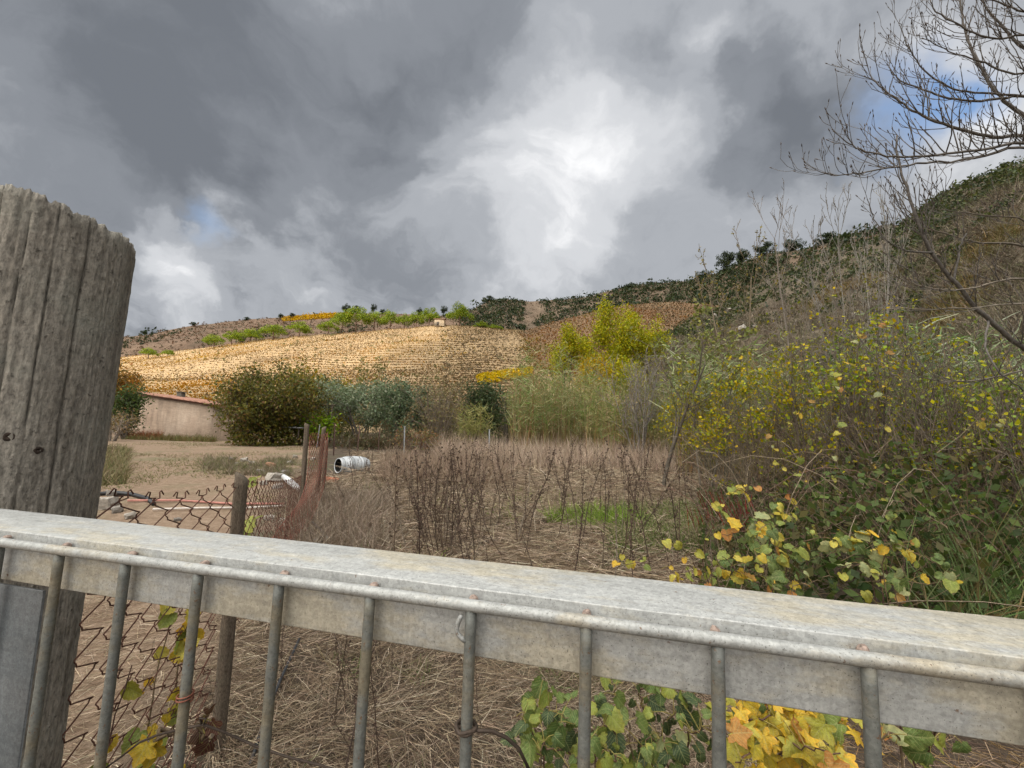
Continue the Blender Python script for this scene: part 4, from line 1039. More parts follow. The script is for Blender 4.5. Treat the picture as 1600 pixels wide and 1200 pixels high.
# wood on the dark ridge, scrub on the brown ridge
tag(bush_cloud('ridge_woodland', HC, 9500, (0, 1), (.04, .70), 2.4, 12, 1.6, DARKG, (4, 4, 2, 1), dens=lambda P, u, v: nz_(P, .018, 5) + .45 * (P[:, 0] > 25) + .16 * np.clip((P[:, 0] - 20) / 60, -1, 1) + .28 * (P[:, 0] < 8) > -.05), 'dark evergreen woodland covering the right ridge', None)
bush_cloud('ridge_scrub', HC, 3600, (0, 1), (.05, .7), 1.1, 6, .95, [(.12, .085, .055), (.16, .11, .07), (.09, .085, .045)], None)
bush_cloud('brown_scrub', HB, 3800, (.05, 1), (.1, .72), 1.15, 7, 1.0, [(.13, .085, .055), (.17, .105, .065), (.10, .08, .05), (.075, .078, .04)], (3, 3, 2, 2))
bush_cloud('dark_scrub', HB, 2800, (.05, 1), (.1, .70), 1.9, 14, 1.25, DARKG, (4, 4, 2, 2), dens=lambda P, u, v: nz_(P, .035, 6) + .5 * (.35 - v) > .10)
bush_cloud('yellow_field', HB, 2600, (.535, .66), (.58, .675), .9, 5, 1.0, [(.55, .36, .06), (.48, .28, .05), (.6, .42, .09)], None)
# vine rows on the golden hill
def vine_rows():
    mb = MB(); P = []
    for v in np.linspace(.055, .80, 54):
        n = 900; u = np.linspace(.05, .80, n) + rng.normal(0, .0004, n); q = HA(u, np.full(n, v) + .004 * np.sin(u * 20)); P.append(q)
    P = np.concatenate(P) + rng.normal(size=(54 * 900, 3)) * np.array([.2, .12, .0])
    d = nz_(P, .03, 9); d2 = nz_(P, .012, 19); P = P[(d + rng.normal(0, .22, len(P))) > -.32]; d = nz_(P, .03, 9); d2 = nz_(P, .014, 19)
    n = len(P); r = .42 * rng.lognormal(0, .3, n)
    gold = pick([(.62, .42, .10), (.55, .33, .10), (.48, .36, .18), (.42, .29, .15), (.35, .24, .13)], n, (1.2, 1.6, 3, 3, 2))
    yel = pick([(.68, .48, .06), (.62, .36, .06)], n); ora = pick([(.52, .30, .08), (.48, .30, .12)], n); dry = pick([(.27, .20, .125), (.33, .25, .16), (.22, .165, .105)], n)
    ys = (d2 > .16) & (rng.random(n) < .5); gold[ys] = yel[ys]
    os_ = (d > .22); gold[os_] = ora[os_]
    br = ((d2 < -.02) & (rng.random(n) < .75)) | (rng.random(n) < np.clip((P[:, 0] + 38 + 12 * d) / 26, 0, .9)); gold[br] = dry[br]  # dry patches, plus cloud shade painted as browner vines towards the right
    gr = rng.random(n) < .03; gold[gr] = (.13, .16, .05)
    k = 3; q = rand_dirs(n * k) * rng.uniform(.3, 1, (n * k, 1)); q[:, 2] = np.abs(q[:, 2]) * 1.25
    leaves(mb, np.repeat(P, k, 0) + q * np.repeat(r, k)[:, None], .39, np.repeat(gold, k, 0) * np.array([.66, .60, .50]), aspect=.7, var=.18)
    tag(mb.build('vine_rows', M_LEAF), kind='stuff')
    mb = MB(); P = []
    for v in np.linspace(.12, .70, 60): u = np.linspace(.02, .98, 200); P.append(HD(u, np.full(200, v)))
    P = np.concatenate(P) + rng.normal(size=(60 * 200, 3)) * np.array([.3, .3, 0]); n = len(P)
    oc = pick([(.20, .10, .045), (.24, .125, .05), (.175, .095, .05), (.165, .12, .065)], n); q1 = nz_(P, .05, 4); oc[q1 > .15] *= np.array([1.05, 1.35, 1.0]); oc[q1 < -.15] *= np.array([.7, .85, .95])
    k = 3; q = rand_dirs(n * k) * rng.uniform(.3, 1, (n * k, 1)); q[:, 2] = np.abs(q[:, 2]) * 1.2
    leaves(mb, np.repeat(P, k, 0) + q * .6, .72, np.repeat(oc, k, 0), aspect=.6)
    tag(mb.build('orange_vine_rows', M_LEAF), kind='stuff')
    # yellow vine patch low on the right of the golden hill, brown scrub beside it
    def patch(nm, px0, px1, py0, py1, n, k, rad, ls, cols, sl=0):
        u = rng.uniform(.3, 1, 60000); v = rng.uniform(.05, .8, 60000); P = HA(u, v); X, Yp = project(P); yy = Yp - sl * (X - px0)
        P = P[(X > px0) & (X < px1) & (yy > py0) & (yy < py1)][:n]; n = len(P)
        q = rand_dirs(n * k) * rng.uniform(.3, 1, (n * k, 1)); q[:, 2] = np.abs(q[:, 2]) * 1.2
        mb = MB(); leaves(mb, np.repeat(P, k, 0) + q * rad, ls, np.repeat(pick(cols, n), k, 0), aspect=.6); tag(mb.build(nm, M_LEAF), kind='stuff')
    patch('yellow_vine_patch', 748, 832, 588, 602, 420, 16, .8, .6, [(.55, .36, .04), (.6, .42, .05), (.42, .33, .05)], -.16)
    patch('hill_scrub', 690, 1000, 515, 640, 1700, 10, .55, .42, [(.15, .115, .075), (.19, .145, .095), (.12, .105, .06)])
    patch('hill_scrub', 180, 700, 515, 640, 200, 12, .7, .5, [(.14, .14, .06), (.19, .16, .08), (.11, .125, .05)])
vine_rows()
# right hillside: brown twiggy scrub with green and ochre bushes
def right_scrub():
    n = 15000; u = rng.uniform(.02, .95, n); v = rng.uniform(.0, .72, n) ** 1.0; P = HE(u, v)
    X, Yp = project(P); ok = (P[:, 1] > 3) & (X > 900) & (X < 1700) & (P[:, 1] > 11); P = P[ok]
    d = nz_(P, .06, 3); X, Yp = project(P); n = len(P)
    green = (d + .35 * np.exp(-((v[ok] - .62) / .09) ** 2) * (X < 1500) > .19)
    ochre = (nz_(P, .09, 13) > .30) & ~green
    bare = (nz_(P, .045, 23) > .12) & (X > 1430) & ~green
    col = pick([(.125, .10, .07), (.165, .135, .098), (.21, .175, .13), (.095, .075, .054), (.14, .135, .075)], n)
    g = pick(DARKG + [(.09, .10, .035)], n); col[green] = g[green]; oc = pick([(.15, .115, .055), (.17, .12, .06), (.13, .12, .05)], n); col[ochre] = oc[ochre]
    r = .62 * rng.lognormal(0, .4, n) * np.where(green, 1.35, 1) * np.where(bare, .5, 1)
    tw = ~green
    # bare twigs
    k = 14; Pt = np.repeat(P[tw], k, 0); m_ = len(Pt); D = rand_dirs(m_); D[:, 2] = np.abs(D[:, 2]) + .45
    mb = MB(); blades(mb, Pt + rng.normal(size=(m_, 3)) * np.array([.45, .45, .05]), D, np.repeat(r[tw], k) * rng.uniform(.9, 2.3, m_), .030 + .0006 * Pt[:, 1], np.repeat(col[tw], k, 0) * 1.05, var=.6, bend=.3, segs=1)
    tag(mb.build('dry_scrub_twigs', M_STRAW), kind='stuff')
    k = 7; q = rand_dirs(n * k) * rng.uniform(.3, 1, (n * k, 1)); q[:, 2] = np.abs(q[:, 2]) * 1.25
    sel = np.repeat(green | (rng.random(n) < .5), k)
    mb = MB(); Pp = (np.repeat(P, k, 0) + q * np.repeat(r, k)[:, None])[sel]
    leaves(mb, Pp, 1.45 * (.18 + .0028 * np.repeat(P[:, 1], k))[sel], np.repeat(col, k, 0)[sel] * 1.0, aspect=.55); tag(mb.build('hillside_scrub', M_LEAF), kind='stuff')
right_scrub()
# ------------------------------------------------------------------ middle distance: trees and bushes round the yard
def leafy(name, label, cat, px, Y, pyt, wpx, P, stems, bark, nleaf, lsize, cols, wts=None, group=None, spread=.12, seed=1, tmin=.2, aspect=.5, rb=.05, pyb=None, lean=.25, sides=(5, 4, 3, 3, 3), rmin=0, bright=1.25, skirt=0, clump=1):
    """shrub or tree: several stems from the base, twigs, leaves near the twigs; height from the top pixel, width from wpx"""
    random.seed(seed); p = gpt(px, Y) if pyb is None else at(px, pyb, Y)
    h = at(px, pyt, Y)[2] - p[2]; wd = wpx / F * Y
    T = thing(name, label, cat, p, group)
    out = []; tips = []
    for k in range(stems):
        a = k * 2.4 + random.uniform(-.4, .4); l = lean * random.uniform(.3, 1.2) if stems > 1 else .05
        d = unit(np.array([math.cos(a) * l, math.sin(a) * l, 1])); L = h * random.uniform(.75, .95) if stems > 1 else h * .85
        grow(out, np.array([math.cos(a), math.sin(a), -.8]) * np.array([.10, .10, .12]) * (stems > 1), d, L, rb * random.uniform(.7, 1.1), 0, P, tips)
    allp = np.concatenate([np.array(q[0]) for q in out]); ex = np.percentile(np.abs(allp[:, 0]), 98); mz = np.percentile(allp[:, 2], 99.5)
    sx = wd / 2 / ex; sz = h / mz; scv = np.array([sx, sx, sz])
    out = [([q * scv for q in pts], rad, lev) for pts, rad, lev in out]; tips = [[q * scv for q in t] for t in tips]
    trunk_part(T, out, np.array(bark) * bright, sides=sides, rmin=rmin)
    if nleaf: crown_part(T, tip_points([t for t in tips if clump == 1 or float(fbm(np.array(t[-1][0] * 1.4 + seed), np.array(t[-1][2] * 1.4), 3, seed)) + random.gauss(0, .08) > .5 * (.5 - clump)], nleaf, spread, tmin), lsize, np.array(cols) * bright, wts, aspect=aspect)
    if skirt: mb = MB(); q = rand_dirs(skirt) * rng.uniform(.5, 1, (skirt, 1)); q[:, 2] = np.abs(q[:, 2]); leaves(mb, q * np.array([wd * .40, wd * .40, h * .5]), lsize, pick(np.array(cols) * bright, skirt, wts), aspect=aspect); mb.build('lower_foliage', M_LEAF, T)
    return T
BUSH = dict(seg=[6, 4, 3], up=[.06, .05, .04], wig=[.10, .14, .18], tap=[.45, .4, .3], kids=[8, 6], **{'from': [.15, .2]}, ang=[.8, .8], len=[.55, .5], rr=[.5, .5], apical=.8)
TREE = dict(seg=[6, 5, 4, 3], up=[.02, .05, .03, .02], wig=[.06, .12, .16, .2], tap=[.5, .4, .35, .3], kids=[7, 6, 5], **{'from': [.3, .25, .2]}, ang=[.75, .75, .8], len=[.62, .55, .5], rr=[.55, .55, .5], apical=.5)
OLIVE = [(.115, .14, .085), (.15, .17, .115), (.09, .11, .06), (.19, .20, .14)]
def yard_trees():
    leafy('walnut_bush', 'big dark green leafy bush with a twiggy brown top beside the shed', 'bush', 428, 23.5, 574, 142, BUSH, 24, (.09, .07, .05), 17000, .17, [(.085, .085, .028), (.12, .112, .035), (.06, .062, .024), (.17, .14, .045), (.15, .10, .055)], (4, 3, 3, 1.5, 2), seed=5, spread=.22, lean=1.0, tmin=0, skirt=5000)
    leafy('garden_shrub', 'yellow-green autumn shrub behind the pergola', 'shrub', 487, 31, 580, 110, BUSH, 12, BR, 7000, .25, [(.22, .17, .04), (.17, .16, .05), (.28, .19, .04), (.13, .14, .05)], seed=6, spread=.25, lean=.5)
    leafy('olive_tree', 'grey-green olive tree right behind the pergola', 'tree', 566, 27, 596, 130, TREE, 3, (.10, .085, .07), 9000, .17, OLIVE, seed=7, spread=.22, rb=.10, lean=.55, bright=1.5)
    leafy('olive_tree', 'second grey-green olive tree, darker, right of the first', 'tree', 628, 25.5, 598, 90, TREE, 3, (.09, .075, .06), 7000, .17, [(.075, .10, .055), (.10, .125, .075), (.14, .155, .10)], seed=8, spread=.2, rb=.10, lean=.5, bright=1.5)
    leafy('sapling', 'thin sapling with sparse leaves rising between the two olive trees', 'sapling', 577, 29, 560, 50, TREE, 1, (.13, .11, .09), 700, .22, [(.16, .17, .07), (.22, .2, .09), (.2, .15, .06)], seed=9, spread=.1, rb=.06)
    leafy('twiggy_shrub', 'brown twiggy shrub left of the dark green bush', 'shrub', 690, 24, 588, 105, BUSH, 16, (.16, .125, .095), 2600, .13, [(.17, .13, .08), (.2, .17, .09), (.13, .12, .06)], seed=10, spread=.15, lean=.5)
    leafy('evergreen_bush', 'dense dark green round bush at the middle of the hedge line', 'bush', 753, 24.5, 600, 66, BUSH, 12, (.07, .055, .04), 6500, .16, [(.055, .072, .034), (.075, .093, .044), (.036, .05, .024)], seed=11, spread=.2, lean=.5, skirt=1500)
    leafy('twiggy_shrub', 'reddish brown twiggy shrub low behind the grey post', 'shrub', 655, 21, 665, 70, BUSH, 9, (.13, .085, .06), 1000, .12, [(.17, .095, .055), (.15, .11, .055), (.12, .11, .05)], seed=12, spread=.12, lean=.9)
    leafy('twiggy_shrub', 'grey-brown bare shrub right of the dark green bush', 'shrub', 800, 27, 592, 80, BUSH, 14, (.15, .125, .10), 1500, .13, [(.17, .15, .08), (.13, .14, .06)], seed=13, spread=.15, lean=.5)
    leafy('ivy_bush', 'green ivy-like bush at the left wall of the shed', 'bush', 204, 25, 605, 44, BUSH, 9, (.08, .065, .05), 3800, .15, [(.06, .085, .032), (.085, .11, .04), (.045, .06, .026)], seed=14, spread=.2, lean=.5)
    leafy('dead_bush', 'pale dead twiggy bush between gate post and shed', 'bush', 186, 22, 640, 60, BUSH, 10, (.24, .20, .16), 700, .12, [(.2, .15, .08), (.16, .12, .07)], seed=15, spread=.15, lean=.9)
    leafy('autumn_tree', 'rust-brown leafy tree top showing right beside the gate post', 'tree', 176, 30, 568, 60, TREE, 2, BR, 2600, .24, [(.26, .13, .055), (.2, .13, .06), (.32, .2, .08), (.12, .10, .045)], seed=16, spread=.25, rb=.08)
    leafy('grape_vine', 'bright green vine leaves climbing on the pergola', 'vine', 503, 24.0, 648, 46, BUSH, 8, (.10, .08, .05), 1600, .17, [(.16, .24, .035), (.22, .29, .05), (.11, .17, .03)], seed=17, spread=.15, tmin=.6, lean=.8)
    # hedge line behind, reads as one mass
    mb = MB()
    for px, Y, pyt, wpx, cols, n in (q[:5] + (int(q[5] * .6),) for q in ((540, 36, 592, 90, [(.16, .15, .06), (.12, .13, .05)], 2500), (620, 38, 592, 110, [(.13, .125, .075), (.16, .13, .08)], 3000), (700, 36, 594, 110, [(.12, .10, .065), (.14, .13, .07)], 3000), (780, 38, 600, 130, [(.12, .11, .06), (.10, .11, .05)], 3000), (860, 36, 585, 110, [(.16, .13, .08), (.14, .14, .06)], 2600), (930, 38, 590, 130, [(.30, .23, .04), (.24, .21, .05), (.17, .15, .06)], 3600), (1000, 40, 575, 110, [(.17, .14, .085), (.2, .18, .06)], 2600), (460, 38, 598, 80, [(.17, .13, .05)], 1500), (590, 23, 684, 150, [(.13, .095, .06), (.11, .10, .055)], 1500), (735, 22, 672, 130, [(.17, .13, .085), (.13, .125, .06)], 1800))):
        p = gpt(px, Y); h = at(px, pyt, Y)[2] - p[2]; wd = wpx / F * Y / 2
        q = rand_dirs(n) * rng.uniform(.2, 1, (n, 1)); q[:, 2] = np.abs(q[:, 2]); q *= 1 + .25 * fbm(q[:, 0] * 3 + px, q[:, 2] * 3, 3, 3)[:, None]
        P = p + q * np.array([wd, 1.5, h]); D = rand_dirs(n); D[:, 2] = np.abs(D[:, 2]) + .6
        blades(mb, P, D, rng.uniform(.3, .9, n), .03, pick(cols, n) * .8, segs=1); leaves(mb, P + rng.normal(size=(n, 3)) * .2, .2, pick(cols, n))
    tag(mb.build('hedge_undergrowth', M_LEAF), kind='stuff')
yard_trees()
POP = [(.25, .26, .05), (.31, .30, .055), (.20, .22, .045), (.36, .29, .05)]
def yellow_trees():
    for px, Y, pyt, wpx, pyb, lab, sd, n in ((952, 47, 474, 84, 640, 'tallest yellow-green autumn poplar in the middle distance', 21, 11000), (1008, 48, 482, 72, 640, 'yellow autumn poplar right beside the tallest one', 22, 8500), (884, 46, 510, 60, 645, 'smaller yellow poplar left of the tallest one', 23, 5200), (925, 43, 556, 80, 650, 'low orange-yellow tree below the poplars', 24, 5200), (975, 42, 560, 60, 650, 'low yellow-green tree at the foot of the right poplar', 25, 3800)):
        c = POP if sd < 24 else ([(.34, .235, .035), (.40, .26, .04), (.27, .23, .05)] if sd == 24 else POP)
        leafy('poplar_tree', lab, 'tree', px, Y, pyt, wpx, TREE, 2, (.075, .06, .045), int(n * 1.0), .25, c, seed=sd, spread=.36, rb=.13, pyb=pyb, group='yellow trees in the middle distance', lean=.25)
yellow_trees()

# ------------------------------------------------------------------ reeds
def reeds(nm, spots, h, hvar, cane, leafc, ws, nleaf=9, top=.45, lw=.035, lab=None):
    mb = MB(); P = np.array(spots); n = len(P); H = h * rng.uniform(1 - hvar, 1 + hvar * .6, n)
    D = rng.normal(size=(n, 3)) * .09; D[:, 2] = 1
    blades(mb, P, D, H, ws, pick(cane, n), bend=.10, segs=3)
    k = nleaf; t = rng.uniform(top, 1, n * k); D2 = D / np.linalg.norm(D, axis=1)[:, None]
    Q = np.repeat(P, k, 0) + np.repeat(D2 * H[:, None], k, 0) * t[:, None]
    a = rng.uniform(0, 2 * math.pi, n * k); LD = np.stack([np.cos(a), np.sin(a), rng.uniform(.35, 1.3, n * k)], -1)
    blades(mb, Q, LD, rng.uniform(.3, .65, n * k), lw, pick(leafc, n * k), bend=.65, segs=2)
    tag(mb.build(nm, M_LEAF), kind='stuff')
def bed(pxr, Yr, n): 
    px = rng.uniform(*pxr, n); Y = rng.uniform(*Yr, n); return [gpt(a, b) for a, b in zip(px, Y)]
CANE = [(.34, .27, .17), (.26, .21, .12), (.22, .21, .09), (.29, .19, .11)]
REEDG = [(.25, .28, .13), (.34, .35, .19), (.19, .22, .09), (.42, .40, .24), (.36, .29, .16)]
reeds('reed_bed', bed((800, 940), (20.5, 27), 760), 4.4, .5, CANE, REEDG + [(.2, .27, .1), (.16, .22, .08)], .03, 8)
reeds('reed_bed', bed((915, 1120), (17, 24), 760), 3.4, .5, CANE, [(.28, .26, .13), (.2, .24, .09), (.32, .28, .15), (.17, .21, .08)], .03, 6)
reeds('reed_clump', bed((722, 766), (20, 21.5), 60), 2.1, .35, CANE, [(.30, .28, .13), (.22, .23, .09)], .025, 9)
reeds('reed_bed', bed((1060, 1260), (12, 18), 520), 3.7, .25, CANE, [(.22, .26, .12), (.30, .32, .18), (.16, .20, .08), (.36, .36, .24)], .028, 9, lw=.04)
reeds('reed_bed', bed((1330, 1640), (10.5, 14), 360), 4.0, .3, CANE, [(.17, .22, .10), (.26, .30, .18), (.12, .17, .06), (.36, .38, .27)], .028, 10, .35, lw=.045)
# ------------------------------------------------------------------ bare saplings
def bare(px, Y, pyt, wpx, lab, seed, P=TREE, stems=1, nleaf=0, cols=None, bark=(.15, .125, .10), rb=.05, name='bare_tree', lean=.15, pyb=None):
    return leafy(name, lab, 'tree', px, Y, pyt, wpx, P, stems, bark, nleaf, .10, cols or [(.3, .25, .06)], seed=seed, spread=.04, rb=rb, group='bare saplings below the hillside', lean=lean, pyb=pyb, sides=(6, 4, 3, 3, 3), rmin=Y * .00052)
SAP = dict(seg=[9, 6, 4, 3], up=[.01, .09, .08, .05], wig=[.035, .08, .12, .15], tap=[.35, .35, .35, .4], kids=[13, 5, 3], **{'from': [.25, .25, .3]}, ang=[.7, .6, .6], len=[.42, .45, .5], rr=[.5, .6, .65], apical=1.0)
def bare_trees():
    bare(1240, 13, 283, 120, 'tall slender bare tree rising high above the hillside skyline', 31, SAP, rb=.055)
    bare(1160, 14, 352, 110, 'bare tree with ochre twigs left of the tallest bare tree', 32, SAP, 2, 500, [(.2, .16, .05), (.16, .14, .06)], rb=.05, bark=(.15, .115, .075))
    bare(1320, 14, 305, 110, 'thin bare tree right of the tallest bare tree, against the sky', 33, SAP, 2, rb=.04, bark=(.17, .15, .125))
    bare(1382, 13, 285, 90, 'pale bare tree crossing the skyline near the big near branches', 34, SAP, 2, rb=.04, bark=(.20, .18, .15))
    bare(1037, 9.6, 495, 190, 'forked bare tree standing at the right edge of the dry field', 35, dict(SAP, kids=[9, 7, 5], **{'from': [.28, .2, .2]}, len=[.62, .5, .5], ang=[.6, .6, .6]), 1, 900, [(.2, .2, .07), (.15, .16, .06)], rb=.05, bark=(.115, .095, .072))
    bare(1100, 9, 560, 110, 'leaning bare sapling right of the forked tree', 36, SAP, 2, 300, [(.28, .24, .05)], rb=.025, bark=(.12, .10, .075), lean=.4)
    bare(1000, 17, 545, 110, 'grey bare bushy tree behind the forked tree', 37, BUSH, 9, 400, [(.2, .17, .09)], rb=.03, bark=(.19, .165, .14), lean=.5)
bare_trees()

# ------------------------------------------------------------------ right-hand thicket
THK = dict(seg=[7, 4, 3], up=[.03, .02, .02], wig=[.09, .13, .16], tap=[.4, .4, .4], kids=[11, 5], **{'from': [.12, .2]}, ang=[.65, .7], len=[.5, .5], rr=[.5, .55], apical=.8)
LIME = [(.28, .27, .05), (.19, .21, .045), (.36, .31, .05), (.14, .16, .045), (.40, .29, .04)]
def thicket():
    for i, (px, Y, pyt, wpx, stems, n, ls, cols, bark, lab) in enumerate((
        (1195, 7.2, 560, 200, 12, 1500, .075, LIME, (.15, .115, .075), 'yellow-green leafy thicket shrub behind the red stems'),
        (1300, 6.2, 468, 230, 14, 1700, .075, LIME, (.13, .10, .072), 'tall twiggy shrub with lime-yellow leaves in the right thicket'),
        (1400, 5.6, 520, 240, 14, 1500, .07, [(.2, .25, .06), (.3, .3, .06), (.14, .19, .05), (.36, .31, .05)], (.115, .092, .068), 'dense brown twig shrub with small green leaves in the right thicket'),
        (1500, 5.0, 560, 260, 14, 1300, .065, [(.16, .2, .05), (.26, .28, .07), (.34, .31, .06), (.12, .15, .04)], (.15, .115, .08), 'tangled grey-brown shrub near the right edge of the thicket'),
        (1600, 4.6, 520, 300, 14, 1200, .065, [(.13, .17, .05), (.2, .24, .07), (.34, .31, .06)], (.14, .11, .08), 'dark tangled shrub cut by the right edge of the view'),
        (1130, 9.5, 585, 160, 12, 1500, .09, [(.3, .27, .04), (.38, .30, .035), (.22, .22, .05)], (.13, .11, .08), 'golden-leaved shrub at the left end of the thicket'),
        (1260, 8.5, 640, 230, 14, 1000, .08, [(.3, .27, .06), (.2, .2, .05)], (.15, .11, .075), 'low brown twig shrub inside the thicket'),
        (1470, 8.0, 560, 260, 12, 1700, .09, [(.14, .19, .07), (.22, .27, .10), (.3, .31, .1)], (.11, .09, .07), 'leafy green shrub far back in the right thicket'),
        (1340, 10.5, 470, 240, 14, 1500, .09, [(.24, .22, .05), (.16, .16, .05)], (.14, .115, .085), 'ochre twig shrub at the foot of the hillside'))):
        leafy('thicket_shrub', lab, 'shrub', px, Y, pyt, wpx, THK, stems + 6, bark, int(n * 1.35), ls * .74, cols, seed=70 + i, spread=.035, rmin=.0030, bright=1.2, clump=.4, group='shrubs of the right thicket', lean=.75, rb=.016, aspect=.75, sides=(4, 3, 3, 3))
    # arching pale canes across the thicket
    mb = MB(); polys = []
    for k in range(150):
        px = random.uniform(1120, 1640); Y = random.uniform(3.6, 8.5); p = gpt(px, Y) ; a = random.uniform(0, 2 * math.pi); l = random.uniform(.8, 2.4); hgt = random.uniform(.5, 1.7)
        pts = [p + np.array([math.cos(a) * l * t, math.sin(a) * l * t, hgt * 4 * t * (1 - t * .75) * .6]) for t in np.linspace(0, 1, 8)]
        polys.append((pts, np.linspace(.006, .0022, 8), random.choice([(.22, .165, .11), (.28, .22, .15), (.15, .105, .07), (.2, .11, .08)])))
    prisms(mb, polys, 3); tag(mb.build('arching_canes', M_BARK), kind='stuff')
    # dark low undergrowth
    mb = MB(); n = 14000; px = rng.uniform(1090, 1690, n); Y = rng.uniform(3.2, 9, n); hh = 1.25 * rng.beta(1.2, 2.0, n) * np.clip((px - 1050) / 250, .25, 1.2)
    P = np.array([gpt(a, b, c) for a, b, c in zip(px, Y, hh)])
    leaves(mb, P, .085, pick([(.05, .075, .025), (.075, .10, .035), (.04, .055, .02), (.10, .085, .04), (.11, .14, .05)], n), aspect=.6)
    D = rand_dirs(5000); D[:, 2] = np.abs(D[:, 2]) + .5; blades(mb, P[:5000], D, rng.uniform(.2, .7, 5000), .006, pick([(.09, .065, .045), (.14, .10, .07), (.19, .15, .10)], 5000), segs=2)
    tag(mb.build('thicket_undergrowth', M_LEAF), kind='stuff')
    # grassy sedge at the dark right end
    n = 2200; P = np.array([gpt(a, b, .05) for a, b in zip(rng.uniform(1430, 1720, n), rng.uniform(3.0, 6.5, n))]); D = rng.normal(size=(n, 3)) * .5; D[:, 2] = 1
    mb = MB(); blades(mb, P, D, rng.uniform(.4, 1.3, n), .012, pick([(.09, .14, .055), (.14, .19, .08), (.2, .24, .12), (.2, .16, .09)], n), bend=.6, segs=3); tag(mb.build('green_sedge', M_LEAF), kind='stuff')
thicket()
def red_stems():
    for i, (px, Y, h, n, lab) in enumerate(((1165, 5.6, .68, 26, 'bunch of dark red dry dock stems at the thicket edge'), (1097, 5.8, .52, 9, 'few red-brown dock stems left of the dark red bunch'), (1135, 6.1, .62, 8, 'thin red stems between the two bunches of dock'))):
        p = gpt(px, Y); T = thing('dock_plant', lab, 'plant', p, 'red dock stems'); polys = []
        for k in range(n):
            a = random.uniform(0, 6.28); r = random.uniform(0, .3); b = np.array([math.cos(a) * r, math.sin(a) * r, -.02]); l = h * random.uniform(.6, 1.05); d = np.array([random.gauss(-.25, .15), random.gauss(0, .15), 1])
            polys.append(([b + d * l * t + np.array([0, 0, .03 * math.sin(t * 5)]) for t in np.linspace(0, 1, 5)], np.linspace(.011, .004, 5), random.choice([(.17, .026, .024), (.13, .022, .02), (.21, .05, .026)])))
        for q in polys: mb = MB(); prisms(mb, [q], 4); mb.build('stem', M_BARK, T)
red_stems()
